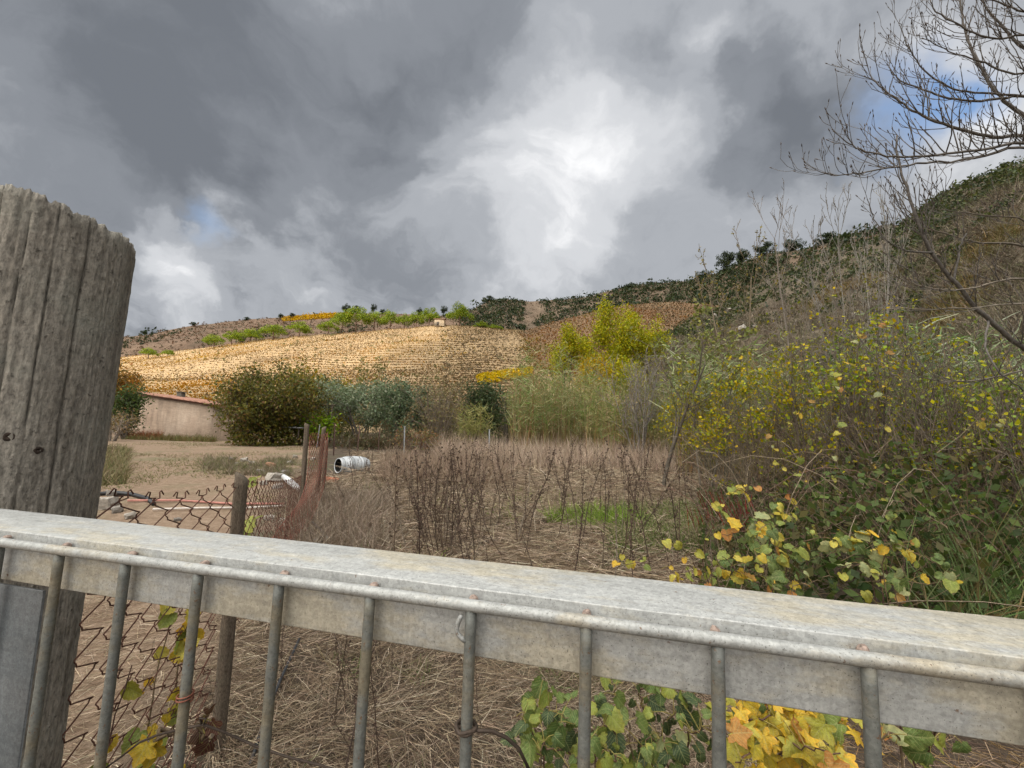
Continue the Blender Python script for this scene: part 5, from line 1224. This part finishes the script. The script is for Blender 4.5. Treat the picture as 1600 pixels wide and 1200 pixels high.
# ------------------------------------------------------------------ big bare tree at the right edge, its limbs reach into the view
def near_tree():
    random.seed(5)
    base = gpt(1790, 3.9)
    T = thing('near_bare_tree', 'large bare tree at the right edge whose budding branches cross the sky', 'tree', base)
    inv = Matrix.Translation(-Vector(T.location))
    def put(ob): ob.parent = T; ob.matrix_parent_inverse = inv; return ob
    trunk = [base - g_z * .2, base + np.array([-.05, 0, .8]), base + np.array([.0, .05, 1.7]), base + np.array([.08, .0, 2.8]), base + np.array([.05, .1, 4.0]), base + np.array([.1, .1, 5.4])]
    mb = MB(); tube(mb, trunk, [.13, .115, .10, .085, .07, .05], 12, (.13, .115, .095)); put(mb.build('trunk', M_BARK, None, True))
    limbs = [  # pixel paths of the main limbs (px, py, distance ahead), thick to thin
        ([(1760, 660, 3.9), (1660, 590, 3.8), (1600, 545, 3.7), (1540, 495, 3.65), (1490, 440, 3.6), (1455, 395, 3.55), (1435, 350, 3.5), (1418, 300, 3.5), (1405, 255, 3.5), (1400, 212, 3.5)], .030, .007, 0),
        ([(1780, 240, 3.9), (1690, 215, 3.7), (1600, 213, 3.6), (1540, 212, 3.5), (1480, 195, 3.4), (1435, 178, 3.4), (1405, 158, 3.4), (1370, 130, 3.4), (1350, 118, 3.4)], .026, .003, 1),
        ([(1770, 280, 3.9), (1680, 240, 3.5), (1600, 222, 3.4), (1545, 232, 3.3), (1470, 242, 3.2), (1400, 245, 3.2), (1350, 235, 3.2), (1325, 222, 3.2), (1302, 205, 3.2)], .020, .003, 1),
        ([(1770, 300, 3.9), (1680, 255, 3.7), (1600, 230, 3.6), (1520, 248, 3.6), (1440, 255, 3.5), (1390, 262, 3.5), (1340, 270, 3.4), (1310, 274, 3.4), (1282, 268, 3.4)], .018, .003, 1),
        ([(1790, 190, 3.9), (1690, 165, 4.0), (1600, 150, 4.1), (1555, 155, 4.1), (1510, 158, 4.1), (1465, 148, 4.1), (1430, 136, 4.1), (1405, 125, 4.1), (1390, 108, 4.1), (1392, 92, 4.1)], .022, .003, 1),
        ([(1780, 260, 3.9), (1690, 225, 4.2), (1600, 180, 4.3), (1560, 148, 4.3), (1535, 110, 4.3), (1515, 70, 4.3), (1505, 30, 4.3), (1500, -20, 4.3)], .028, .008, 1),
        ([(1600, 150, 4.1), (1530, 145, 4.1), (1480, 135, 4.1), (1440, 105, 4.1), (1420, 75, 4.1), (1408, 45, 4.1), (1405, 30, 4.1)], .013, .003, 1),
        ([(1780, 120, 4.0), (1690, 110, 4.2), (1600, 75, 4.3), (1570, 45, 4.3), (1540, 10, 4.3), (1520, -30, 4.3)], .024, .007, 1),
        ([(1780, 60, 4.0), (1690, 70, 3.9), (1600, 115, 3.9), (1545, 100, 3.9), (1495, 85, 3.9), (1470, 72, 3.9), (1440, 60, 3.9)], .016, .003, 1),
        ([(1780, 20, 4.0), (1680, 50, 3.8), (1600, 55, 3.7), (1550, 60, 3.7), (1500, 40, 3.7), (1460, 15, 3.7), (1455, -5, 3.7)], .016, .004, 1),
        ([(1780, -40, 4.0), (1700, 0, 3.8), (1620, 20, 3.7), (1570, 8, 3.7), (1530, -15, 3.7)], .018, .005, 1),
        ([(1780, 480, 3.9), (1690, 430, 4.2), (1600, 385, 4.3), (1540, 380, 4.3), (1500, 372, 4.3), (1450, 355, 4.3), (1420, 330, 4.3), (1400, 300, 4.3)], .020, .004, 2),
        ([(1780, 540, 3.9), (1690, 470, 3.5), (1600, 435, 3.4), (1520, 450, 3.4), (1470, 452, 3.4), (1420, 440, 3.4), (1380, 420, 3.4)], .014, .003, 2),
        ([(1780, 500, 3.9), (1690, 405, 3.6), (1600, 345, 3.5), (1550, 338, 3.5), (1490, 330, 3.5), (1450, 325, 3.5)], .013, .003, 2),
        ([(1490, 440, 3.6), (1497, 410, 3.6), (1500, 385, 3.6), (1510, 365, 3.6)], .010, .006, 3),
        ([(1455, 395, 3.55), (1420, 392, 3.5), (1395, 382, 3.4), (1378, 365, 3.4), (1365, 340, 3.4), (1355, 310, 3.4)], .009, .003, 1),
        ([(1780, 640, 3.9), (1690, 560, 3.6), (1600, 578, 3.5), (1550, 590, 3.4), (1480, 597, 3.4), (1430, 585, 3.4), (1395, 565, 3.4)], .012, .003, 2),
        ([(1545, 500, 3.65), (1540, 540, 3.5), (1560, 580, 3.4), (1600, 610, 3.4)], .010, .005, 3),
        ([(1780, 580, 3.9), (1690, 500, 3.4), (1600, 475, 3.3), (1500, 482, 3.3), (1440, 482, 3.3), (1375, 482, 3.3)], .011, .003, 2)]
    TW = dict(seg=[5, 3], up=[.20, .25], wig=[.12, .12], tap=[.55, .6], kids=[3], **{'from': [.3]}, ang=[.7], len=[.45], rr=[.75], apical=.4)
    lm = []; tw = []; buds = []
    for pts, r0, r1, kind in limbs:
        P = np.array([at(*q) for q in pts]); t = np.linspace(0, 1, len(P)); tt = np.linspace(0, 1, len(P) * 4)
        Q = np.stack([cubic(t, P[:, k], tt) for k in range(3)], -1); Q += rng.normal(size=Q.shape) * .004
        R = .95 * (r0 + (r1 - r0) * tt ** .7)
        m_ = MB(); tube(m_, Q, R, 7, np.array((.12, .105, .09) if kind != 2 else (.15, .125, .095)) * random.uniform(.85, 1.15)); put(m_.build('limb', M_BARK, None, True))
        if kind == 3: continue
        L = np.linalg.norm(np.diff(Q, axis=0), axis=1).sum(); n = int(L * {0: 7, 1: 9, 2: 7}[kind])
        for k in range(n):
            f = random.uniform(.22, 1); i = min(len(Q) - 2, int(f * (len(Q) - 1))); d = unit(Q[i + 1] - Q[i]); s = unit(np.cross(d, rand_dirs(1)[0]))
            nd = unit(d * .75 + s * .7 + np.array([-.1, 0, .25])); tips = []
            grow(tw, Q[i], nd, random.uniform(.12, .46), max(.0022, min(R[i] * .55, .005)), 0, TW, tips)
            for tp in tips: buds.append((tp[-1], unit(tp[-1] - tp[-2])))
            if random.random() < .6: buds.append((tw[-1][0][-1], unit(tw[-1][0][-1] - tw[-1][0][-2])))
    m_ = MB(); poly_mesh(m_, tw, (.125, .108, .092), sides=(4, 3, 3), rmin=.0019); put(m_.build('twigs', M_BARK))
    m_ = MB(); prisms(m_, [([p - d * .004, p + d * .006, p + d * .016, p + d * .026], [.002, .0045, .004, .0008], (.10, .075, .06)) for p, d in buds], 3); put(m_.build('buds', M_BARK))
near_tree()

# ------------------------------------------------------------------ leafy vines near the gate: each large leaf is its own piece
def leaf_outline(kind, n=26):
    a = np.linspace(-math.pi, math.pi, n, endpoint=False)          # 0 = tip direction (+y)
    if kind == 'lobed':
        r = .62 + .16 * np.cos(5 * a) + .10 * np.cos(a) + .05 * np.cos(15 * a + .5); r *= 1 - .55 * np.exp(-((np.abs(a) - math.pi) / .30) ** 2)
    else:
        r = .58 + .13 * np.cos(a) + .03 * np.cos(2 * a) + .035 * np.cos(13 * a) + .055 * np.cos(3 * a) + .03 * np.cos(5 * a); r *= 1 - .32 * np.exp(-((np.abs(a) - math.pi) / .25) ** 2)
    return np.stack([r * np.sin(a), r * np.cos(a) + .35], -1)
def leaf_mesh(kind, col, seed):
    o = leaf_outline(kind); n = len(o); rg = np.random.default_rng(seed)
    cen = np.array([0, .28]); V = [[cen[0], cen[1], 0]]
    fold = rg.uniform(.1, .55); curl = rg.uniform(-.6, .6); cup = rg.uniform(.1, .6)
    mid = cen + (o - cen) * .55; allp = np.concatenate([[cen], mid, o])
    z = np.abs(allp[:, 0]) * fold + curl * (allp[:, 1] - .3) ** 2 - cup * ((allp[:, 0]) ** 2 + (allp[:, 1] - .3) ** 2) + np.concatenate([[0], rg.normal(0, .02, n), rg.normal(0, .06, n)])
    V = np.concatenate([allp, z[:, None]], 1)
    mb = MB(); j = np.arange(n); j2 = (j + 1) % n
    cc = np.repeat(np.asarray(col, float)[None], len(V), 0); cc *= rg.uniform(.85, 1.15, (len(V), 1)); cc[1 + n:] *= np.array([1.05, .9, .8])
    mb.add(V, np.stack([1 + j, 1 + n + j, 1 + n + j2, 1 + j2], -1), cc); mb.T.append(np.stack([np.zeros(n, int), 1 + j, 1 + j2], -1))
    return mb.mesh('leaf', M_VINE, True)
def vine_mat():
    m, t, b, o = mat('vine_leaf')
    a = N(t, 'ShaderNodeAttribute', attribute_name='col'); n = noise(t, 3.2, 5, .6); n2 = noise(t, 14, 3)
    oi = N(t, 'ShaderNodeObjectInfo'); hs = N(t, 'ShaderNodeHueSaturation'); 
    mr = N(t, 'ShaderNodeMapRange'); t.links.new(oi.outputs['Random'], mr.inputs[0]); mr.inputs[3].default_value = .485; mr.inputs[4].default_value = .515; t.links.new(mr.outputs[0], hs.inputs['Hue'])
    mv = N(t, 'ShaderNodeMapRange'); t.links.new(oi.outputs['Random'], mv.inputs[0]); mv.inputs[3].default_value = 1.25; mv.inputs[4].default_value = .75; t.links.new(mv.outputs[0], hs.inputs['Value'])
    t.links.new(a.outputs['Color'], hs.inputs['Color'])
    tc = N(t, 'ShaderNodeTexCoord'); sp = N(t, 'ShaderNodeSeparateXYZ'); t.links.new(tc.outputs['Object'], sp.inputs[0])
    ab = N(t, 'ShaderNodeMath', operation='ABSOLUTE'); t.links.new(sp.outputs[0], ab.inputs[0])
    vv = N(t, 'ShaderNodeMath', operation='MULTIPLY_ADD', i_1=-.85); t.links.new(ab.outputs[0], vv.inputs[0]); t.links.new(sp.outputs[1], vv.inputs[2])
    v5 = N(t, 'ShaderNodeMath', operation='MULTIPLY', i_1=5.0); t.links.new(vv.outputs[0], v5.inputs[0]); fr = N(t, 'ShaderNodeMath', operation='PINGPONG', i_1=.5); t.links.new(v5.outputs[0], fr.inputs[0])
    s1 = ramp(t, fr.outputs[0], [(.03, G(1)), (.09, G(0))]); s2 = ramp(t, ab.outputs[0], [(.012, G(1)), (.035, G(0))]); vein = mix(t, 1.0, s1, s2, 'LIGHTEN')
    base = mix(t, mix(t, 1.0, vein, G(.45), 'MULTIPLY'), hs.outputs[0], (.42, .40, .16))
    c = mix(t, .8, base, ramp(t, n, [(.3, G(.65)), (.6, G(1.1))]), 'MULTIPLY')
    c = mix(t, ramp(t, n2, [(.60, G(0)), (.72, G(.8))]), c, (.13, .065, .025))
    t.links.new(c, b.inputs['Base Color']); b.inputs['Roughness'].default_value = .45; b.inputs['Specular IOR Level'].default_value = .4
    bump(t, b, n2, .3, .05)
    tr = N(t, 'ShaderNodeBsdfTranslucent'); t.links.new(c, tr.inputs[0]); mx = N(t, 'ShaderNodeMixShader', i_0=.35)
    t.links.new(b.outputs[0], mx.inputs[1]); t.links.new(tr.outputs[0], mx.inputs[2]); t.links.new(mx.outputs[0], o.inputs[0])
    return m
M_VINE = vine_mat()
LC = dict(yellow=(.58, .41, .03), lemon=(.46, .42, .06), lime=(.24, .29, .05), green=(.11, .17, .04), deep=(.05, .085, .03), orange=(.46, .22, .05), pale=(.33, .36, .16), brown=(.085, .03, .02))
LM = {(s, c): [leaf_mesh(s, LC[c], hash((s, c)) % 97 * 7 + k if False else (len(s) * 31 + len(c) * 7 + k)) for k in range(6)] for s in ('lobed', 'round') for c in LC}
def vine(name, label, cat, stems, n, size, shape, cols, wts, group=None, seed=1, sc_=.05, face=(0, -.75, .65), pet=.05):
    """stems: polylines in the world; leaves hang along them on petioles"""
    random.seed(seed); base = stems[0][0]; T = thing(name, label, cat, base, group); inv = Matrix.Translation(-Vector(T.location)); polys = []; spots = []
    for st in stems:
        P = np.array(st); t = np.linspace(0, 1, len(P)); tt = np.linspace(0, 1, max(6, len(P) * 4)); Q = np.stack([cubic(t, P[:, k], tt) for k in range(3)], -1)
        Q[1:] += rng.normal(size=Q[1:].shape) * .006; polys.append((Q, np.linspace(.0042, .0018, len(Q)), random.choice([(.12, .07, .045), (.17, .12, .07), (.10, .055, .04)]))); spots.append(Q)
    own = [[p] for p in polys]
    w_ = np.array([np.linalg.norm(np.diff(q, axis=0), axis=1).sum() for q in spots]); w_ /= w_.sum()
    for k in range(n):
        si = rng.choice(len(spots), p=w_); Q = spots[si]; i = int(rng.uniform(.12, 1) * (len(Q) - 1)); s = size * .80 * random.choice([.5, .7, .85, 1, 1.2])
        off = rand_dirs(1)[0] * np.array([1, 1, .8]) * pet * random.uniform(.6, 1.6); off[2] += pet * .3; p = Q[i] + off
        own[si].append(([Q[i], Q[i] + off * .5 + np.array([0, 0, .006]), p], [.0014, .0011, .0010], (.25, .20, .06)))
        nrm = unit(np.array(face) + rand_dirs(1)[0] * .75); tip = rand_dirs(1)[0] + np.array([0, -.2, -.9]); tip = unit(tip - nrm * (tip @ nrm)); xx = np.cross(tip, nrm)
        o = bpy.data.objects.new('leaf', LM[(shape if shape != 'mix' else random.choice(['lobed', 'round']), cols[rng.choice(len(cols), p=np.array(wts) / sum(wts))])][random.randrange(6)]); C.objects.link(o); o.parent = T; o.matrix_parent_inverse = inv
        M = Matrix(((xx[0], tip[0], nrm[0], p[0]), (xx[1], tip[1], nrm[1], p[1]), (xx[2], tip[2], nrm[2], p[2]), (0, 0, 0, 1))) @ Matrix.Diagonal((s, s, s, 1))
        o.matrix_basis = M
    for ps in own:
        mb = MB(); prisms(mb, ps, 4); o = mb.build('stem', M_BARK, None); o.parent = T; o.matrix_parent_inverse = inv
    return T
def near_vines():
    # low vines right of centre, beyond the gate: (px, py, distance); each rises from the ground below its first point
    def st(*q):
        a = at(*q[0]); return [np.array([a[0], a[1], float(gz(a[0], a[1]))]), a * .5 + np.array([a[0], a[1], float(gz(a[0], a[1]))]) * .5 + np.array([.03, 0, 0]), a] + [at(*k) for k in q[1:]]
    vine('bramble_vine', 'trailing vine with yellow round leaves left of the thicket edge', 'vine', [st((1085, 880, 3.2), (1050, 850, 3.1), (1020, 870, 3.0), (975, 885, 2.9)), st((1100, 860, 3.2), (1125, 800, 3.1), (1150, 765, 3.2), (1175, 770, 3.2)), st((1075, 890, 3.0), (1055, 900, 2.9), (1030, 885, 2.8)), st((1110, 890, 3.0), (1130, 890, 2.9), (1115, 915, 2.8))], 64, .060, 'round', ['yellow', 'lemon', 'lime', 'orange'], (4, 3, 3, 1), 'leafy vines in front of the thicket', 3)
    vine('bramble_vine', 'vine with large lime leaves and a few orange leaves in front of the thicket', 'vine', [st((1210, 880, 3.0), (1190, 830, 2.9), (1160, 830, 2.8), (1120, 840, 2.8)), st((1215, 870, 3.0), (1205, 820, 2.8), (1180, 850, 2.6), (1185, 880, 2.5)), st((1230, 880, 3.0), (1250, 850, 2.9), (1285, 840, 2.9), (1330, 850, 2.9)), st((1200, 910, 2.9), (1160, 900, 2.7), (1130, 870, 2.7)), st((1190, 820, 3.4), (1220, 800, 3.4), (1250, 815, 3.3)), st((1240, 920, 2.8), (1270, 910, 2.7), (1300, 900, 2.6))], 120, .076, 'round', ['lime', 'lemon', 'green', 'yellow', 'orange', 'pale'], (5, 3, 3, 2, 1, 1.5), 'leafy vines in front of the thicket', 4)
    vine('bramble_vine', 'vine of pale green and yellow leaves under the right shrubs', 'vine', [st((1370, 880, 3.0), (1350, 840, 2.9), (1320, 850, 2.9), (1290, 870, 2.8)), st((1380, 880, 2.9), (1400, 850, 2.8), (1440, 870, 2.7), (1490, 890, 2.6)), st((1360, 900, 2.8), (1340, 880, 2.6), (1310, 890, 2.6)), st((1400, 910, 2.7), (1450, 915, 2.5), (1500, 900, 2.4)), st((1380, 850, 3.3), (1400, 810, 3.3), (1370, 820, 3.2))], 105, .070, 'round', ['pale', 'lime', 'green', 'yellow', 'lemon', 'orange'], (3, 4, 3, 2, 2, .6), 'leafy vines in front of the thicket', 5)
    vine('climbing_vine', 'sparse climbing vine with yellow leaves high in the right thicket', 'vine', [st((1230, 740, 4.6), (1215, 690, 4.5), (1245, 650, 4.4), (1290, 590, 4.3), (1370, 570, 4.2)), st((1370, 640, 4.6), (1390, 590, 4.4), (1385, 560, 4.3), (1382, 470, 4.3)), st((1500, 700, 4.4), (1520, 665, 4.3), (1560, 655, 4.2), (1590, 658, 4.2)), st((1300, 620, 4.8), (1330, 540, 4.7), (1360, 520, 4.6)), st((1260, 700, 4.4), (1300, 680, 4.3), (1340, 660, 4.3))], 110, .066, 'round', ['yellow', 'lemon', 'lime', 'orange', 'pale'], (3, 4, 4, .8, 2), None, 6)
    vine('creeping_vine', 'green creeping vine with heart-shaped leaves behind the centre gate bars', 'vine', [st((840, 1150, 1.5), (835, 1110, 1.5), (860, 1120, 1.45), (880, 1150, 1.4)), st((850, 1180, 1.45), (820, 1130, 1.4), (805, 1125, 1.4)), st((900, 1180, 1.5), (930, 1140, 1.4), (900, 1130, 1.4), (870, 1110, 1.4)), st((950, 1190, 1.5), (965, 1160, 1.4), (945, 1130, 1.35)), st((890, 1190, 1.4), (860, 1170, 1.3), (835, 1180, 1.3)), st((930, 1190, 1.4), (960, 1180, 1.3), (980, 1190, 1.3))], 125, .054, 'round', ['green', 'lime', 'deep', 'lemon', 'orange'], (5, 4, 3, .7, .2), 'creeping vines behind the gate', 7)
    vine('creeping_vine', 'dark green leafy vine right behind the gate between two right bars', 'vine', [st((1010, 1130, 1.6), (1000, 1090, 1.6), (1020, 1070, 1.6), (1050, 1070, 1.55)), st((1030, 1150, 1.6), (1060, 1110, 1.5), (1085, 1080, 1.5), (1100, 1090, 1.5)), st((980, 1120, 1.6), (960, 1080, 1.6), (985, 1060, 1.6)), st((1070, 1170, 1.5), (1095, 1140, 1.4), (1140, 1150, 1.4)), st((1040, 1180, 1.5), (1020, 1160, 1.4), (1000, 1170, 1.4))], 140, .048, 'round', ['deep', 'green', 'lime', 'pale'], (5, 4, 1, 1), 'creeping vines behind the gate', 8)
    vine('grape_vine', 'vine with a mass of bright yellow lobed leaves low behind the right gate bars', 'vine', [st((1220, 1140, 1.45), (1190, 1100, 1.4), (1160, 1090, 1.4), (1145, 1110, 1.4)), st((1230, 1150, 1.4), (1210, 1120, 1.3), (1170, 1130, 1.3), (1160, 1150, 1.3)), st((1240, 1150, 1.4), (1270, 1110, 1.35), (1300, 1120, 1.3)), st((1250, 1170, 1.3), (1290, 1150, 1.25), (1330, 1150, 1.25)), st((1220, 1180, 1.3), (1260, 1170, 1.2), (1310, 1180, 1.15)), st((1200, 1170, 1.3), (1170, 1180, 1.2), (1150, 1190, 1.2))], 150, .060, 'lobed', ['yellow', 'lemon', 'green', 'orange', 'lime'], (8, 3, .8, 1, 1), None, 9)
    vine('creeping_vine', 'sparse vine of green and brown leaves behind the far right gate bars', 'vine', [st((1420, 1160, 1.35), (1400, 1120, 1.3), (1440, 1110, 1.25)), st((1450, 1170, 1.3), (1490, 1140, 1.2), (1530, 1150, 1.2)), st((1410, 1180, 1.25), (1385, 1150, 1.2), (1370, 1165, 1.2))], 40, .055, 'round', ['green', 'lime', 'orange', 'pale', 'deep'], (4, 3, 1.5, 1, 2), 'creeping vines behind the gate', 10)
    # vine on the chain-link mesh
    d = FB - FA; fp = lambda f, z, o=.03: np.array([FA[0] + d[0] * f - .03 + o, FA[1] + d[1] * f, z])
    vine('fence_vine', 'vine with yellow and olive leaves climbing the near chain-link mesh', 'vine', [[fp(.55, .02), fp(.5, .3), fp(.42, .6), fp(.5, .85), fp(.62, .98)], [fp(.3, .02), fp(.25, .3), fp(.2, .55), fp(.3, .8)], [fp(.55, .02), fp(.62, .4), fp(.58, .7), fp(.7, .98)]], 46, .066, 'round', ['yellow', 'lemon', 'lime'], (4, 3, 3), None, 11, pet=.03, face=(.8, -.6, .2))
    T = vine('hanging_leaf_spray', 'bright yellow lobed leaf spray hanging on the slack wire', 'leaf', [[at(262, 1148, .74), at(250, 1152, .75), at(240, 1158, .76)]], 3, .042, 'lobed', ['yellow'], (1,), None, 12, pet=.012, face=(.3, -.9, .3))
    vine('hanging_leaf_spray', 'dried dark red-brown leaf hanging from the slack wire', 'leaf', [[at(318, 1134, .72), at(322, 1150, .73), at(325, 1170, .74)]], 4, .036, 'lobed', ['brown'], (1,), None, 13, pet=.012, face=(.3, -.9, .2))
    vine('post_vine', 'two bright lime leaves beside the wooden fence post', 'vine', [[gpt(398, 2.6, .1), gpt(402, 2.6, .6), at(396, 770, 2.6), at(405, 745, 2.6)]], 6, .085, 'round', ['lime', 'lemon'], (2, 1), None, 14, pet=.03)
near_vines()

# ------------------------------------------------------------------ dry field: weed stalks, straw, grass
def stalks():
    meshes = []
    for k in range(7):
        random.seed(200 + k); out = []
        P = dict(seg=[9, 3], up=[.03, .10], wig=[.075, .14], tap=[.45, .5], kids=[[10, 16, 6, 13, 18, 8, 3][k]], **{'from': [.25]}, ang=[.45], len=[.14], rr=[.55], apical=.5)
        grow(out, np.array([0, 0, -.03]), np.array([random.gauss(-.10, .10), random.gauss(0, .08), 1]), 1.0, .0062, 0, P)
        mb = MB(); poly_mesh(mb, out, [(.085, .055, .04), (.075, .05, .038), (.13, .095, .065), (.09, .06, .042), (.07, .045, .035), (.11, .075, .05), (.19, .15, .11)][k], sides=(4, 3))
        pts = np.concatenate([np.array(q[0][1:]) for q in out]); pts = pts[pts[:, 2] > .2]
        leaves(mb, np.repeat(pts, 3, 0) + rng.normal(size=(len(pts) * 3, 3)) * .008, .022, (.09, .06, .042), aspect=.6); meshes.append(mb.mesh('dry_stalk', M_BARK))
    random.seed(77)
    n = 0; sp = []
    for (px0, px1, y0, y1, c, h0, h1) in ((640, 760, 3.6, 6.5, 34, .6, 1.25), (760, 1060, 3.4, 6.8, 44, .6, 1.3), (560, 700, 6, 10, 22, .5, 1.0), (700, 1090, 7, 13, 52, .6, 1.3), (420, 620, 1.5, 2.6, 10, .3, .7), (620, 800, 1.7, 2.8, 8, .3, .6), (1080, 1200, 4, 7, 14, .5, 1.1)):
        for _ in range(c): sp.append((random.uniform(px0, px1), random.uniform(y0, y1), random.uniform(h0, h1)))
    # a dense cluster left of centre
    for _ in range(16): sp.append((random.gauss(705, 14), random.uniform(4.6, 5.2), random.uniform(.7, 1.25)))
    for px, Y, h in sp:
        o = link('dry_stalk', random.choice(meshes)); p = gpt(px, Y); o.location = tuple(p); w_ = random.uniform(.8, 1.1); o.scale = (h * w_, h * w_, h); o.rotation_euler = (random.gauss(0, .10), random.gauss(-.06, .17), random.uniform(-3, 3))
        z_ = 0 if Y < 3 and px < 620 else 1 if Y < 3 else 2 if 665 < px < 745 and Y < 5.3 else 3 if Y < 6.8 and px < 780 else 4 if Y < 7 and px < 1065 else 5 if Y < 7 else 6 if px < 700 else 7
        tag(o, ('short dry weed stalk in the straw behind the left gate bars', 'short dry weed stalk in the straw behind the middle gate bars', 'dark dry weed stalk of the dense clump left of the centre', 'dry brown weed stalk in the near left part of the field', 'dry brown weed stalk in the near field around the green patch', 'dry weed stalk at the foot of the thicket', 'dry weed stalk in the brown grass right of the barrel', 'dry weed stalk before the pale grass and the reeds')[z_], 'weed stalk', 'dry weed stalks in the field')
stalks()
def field():
    STR = [(.30, .235, .165), (.40, .32, .23), (.22, .165, .115), (.14, .10, .07), (.52, .44, .33)]
    def straw(n, pxr, Yr, L, wd, cols, wts=None, zup=.1, name='straw_litter', tilt=.25, p=1.0):
        px = rng.uniform(*pxr, n); Y = Yr[0] + (Yr[1] - Yr[0]) * rng.random(n) ** p; x = gx(px, Y); z = gz(x, Y) + rng.uniform(0, zup, n) ** 1.0
        P = np.stack([x, Y, z], -1); D = rand_dirs(n); D[:, 2] = np.abs(D[:, 2]) * tilt
        fl = fbm(x * 1.2, Y * 1.2, 3, 33) * 6; D[:, 0] += np.cos(fl) * .9; D[:, 1] += np.sin(fl) * .9
        mb = MB(); blades(mb, P, D, L * rng.uniform(.5, 1.5, n), wd, pick(cols, n, wts), bend=.3, segs=2 if Yr[1] < 5 else 1); tag(mb.build(name, M_STRAW), kind='stuff')
    straw(46000, (380, 1240), (1.25, 4.2), .15, .0026, STR, (3, 2.2, 3, 3.5, .8), .07)
    straw(15000, (1200, 1900), (1.0, 3.4), .14, .003, [(.2, .15, .11), (.27, .2, .14), (.13, .09, .065), (.09, .06, .045), (.3, .2, .1)], None, .10)
    straw(44000, (470, 1200), (4.0, 10), .26, .007, STR, (3, 3, 3, 3, .8), .12)
    straw(18000, (560, 1120), (9, 17), .4, .012, STR, (3, 3, 3, 2, .6), .2)
    straw(11000, (-150, 480), (1.2, 4.5), .12, .0035, STR, (3, 3, 2, 2, 1), .04)
    # pale standing grass in front of the reeds
    def stand(n, pxr, Yr, h, wd, cols, name, lean=.35, mask=None):
        px = rng.uniform(*pxr, n); Y = rng.uniform(*Yr, n); x = gx(px, Y); P = np.stack([x, Y, gz(x, Y)], -1)
        if mask is not None: P = P[mask(P)]
        n = len(P); D = rng.normal(size=(n, 3)) * lean; D[:, 2] = 1
        mb = MB(); blades(mb, P, D, h * rng.uniform(.5, 1.25, n), wd, pick(cols, n), bend=.4, segs=2); tag(mb.build(name, M_STRAW), kind='stuff')
    PALE = [(.42, .33, .25), (.50, .40, .31), (.34, .26, .195), (.26, .195, .145)]
    stand(17000, (690, 1060), (13, 20), .85, .013, PALE, 'pale_dry_grass', .3)
    stand(9000, (605, 800), (9, 15), .55, .010, [(.27, .20, .145), (.33, .255, .19), (.21, .15, .11)], 'brown_dry_grass', .4)
    stand(7000, (470, 620), (4.4, 7.5), .4, .007, [(.24, .19, .145), (.32, .26, .2), (.17, .13, .095)], 'grey_dry_grass', .7)
    stand(6000, (600, 1100), (5, 10), .4, .006, [(.27, .21, .15), (.2, .15, .1)], 'thin_dry_grass', .5, lambda P: fbm(P[:, 0] * .9, P[:, 1] * .9, 3, 5) > .05)
    GR = [(.16, .23, .05), (.22, .30, .06), (.13, .19, .045)]
    c1 = gpt(935, 6.6)
    stand(9000, (860, 1010), (5.9, 7.4), .24, .008, GR + [(.2, .3, .05)], 'green_grass_patch', .7, lambda P: np.hypot((P[:, 0] - c1[0]) / .72, (P[:, 1] - c1[1]) / .42) + .5 * fbm(P[:, 0] * 5, P[:, 1] * 5, 3, 2) < 1)
    stand(9000, (960, 1160), (4.2, 8.2), .26, .010, [(.12, .15, .05), (.15, .18, .06), (.09, .115, .04)], 'green_weeds', .8, lambda P: fbm(P[:, 0] * 1.3, P[:, 1] * 1.3, 3, 12) > -.05)
    stand(5000, (560, 1000), (3.2, 9), .2, .007, GR, 'grass_tufts', .8, lambda P: fbm(P[:, 0] * 1.1, P[:, 1] * 1.1, 3, 22) > .30)
    stand(4500, (420, 1000), (1.3, 2.8), .13, .006, [(.10, .14, .045), (.14, .18, .07), (.2, .17, .09)], 'small_weeds', .9, lambda P: fbm(P[:, 0] * 2.2, P[:, 1] * 2.2, 3, 42) > .18)
    # yard: sparse short grass and weeds
    YG = [(.17, .16, .075), (.22, .19, .10), (.13, .135, .055), (.28, .22, .14)]
    stand(18000, (140, 520), (5, 27), .10, .012, YG, 'yard_grass', .8, lambda P: fbm(P[:, 0] * .5, P[:, 1] * .5, 4, 52) > .02)
    stand(3500, (205, 345), (24.5, 26.6), .38, .02, [(.16, .15, .06), (.2, .13, .07), (.12, .13, .05)], 'shed_weeds', .4)
    stand(1500, (200, 262), (25, 26.4), .5, .022, [(.26, .09, .05), (.22, .10, .06)], 'rust_red_weeds', .3)
    stand(4000, (160, 215), (8, 16), .3, .014, [(.13, .14, .06), (.2, .17, .09), (.26, .2, .13)], 'yard_edge_weeds', .6)
    stand(5000, (330, 470), (9.5, 14), .22, .012, [(.13, .14, .06), (.17, .14, .09), (.2, .16, .12)], 'rubble_weeds', .7, lambda P: fbm(P[:, 0] * .9, P[:, 1] * .9, 3, 62) > -.05)
field()
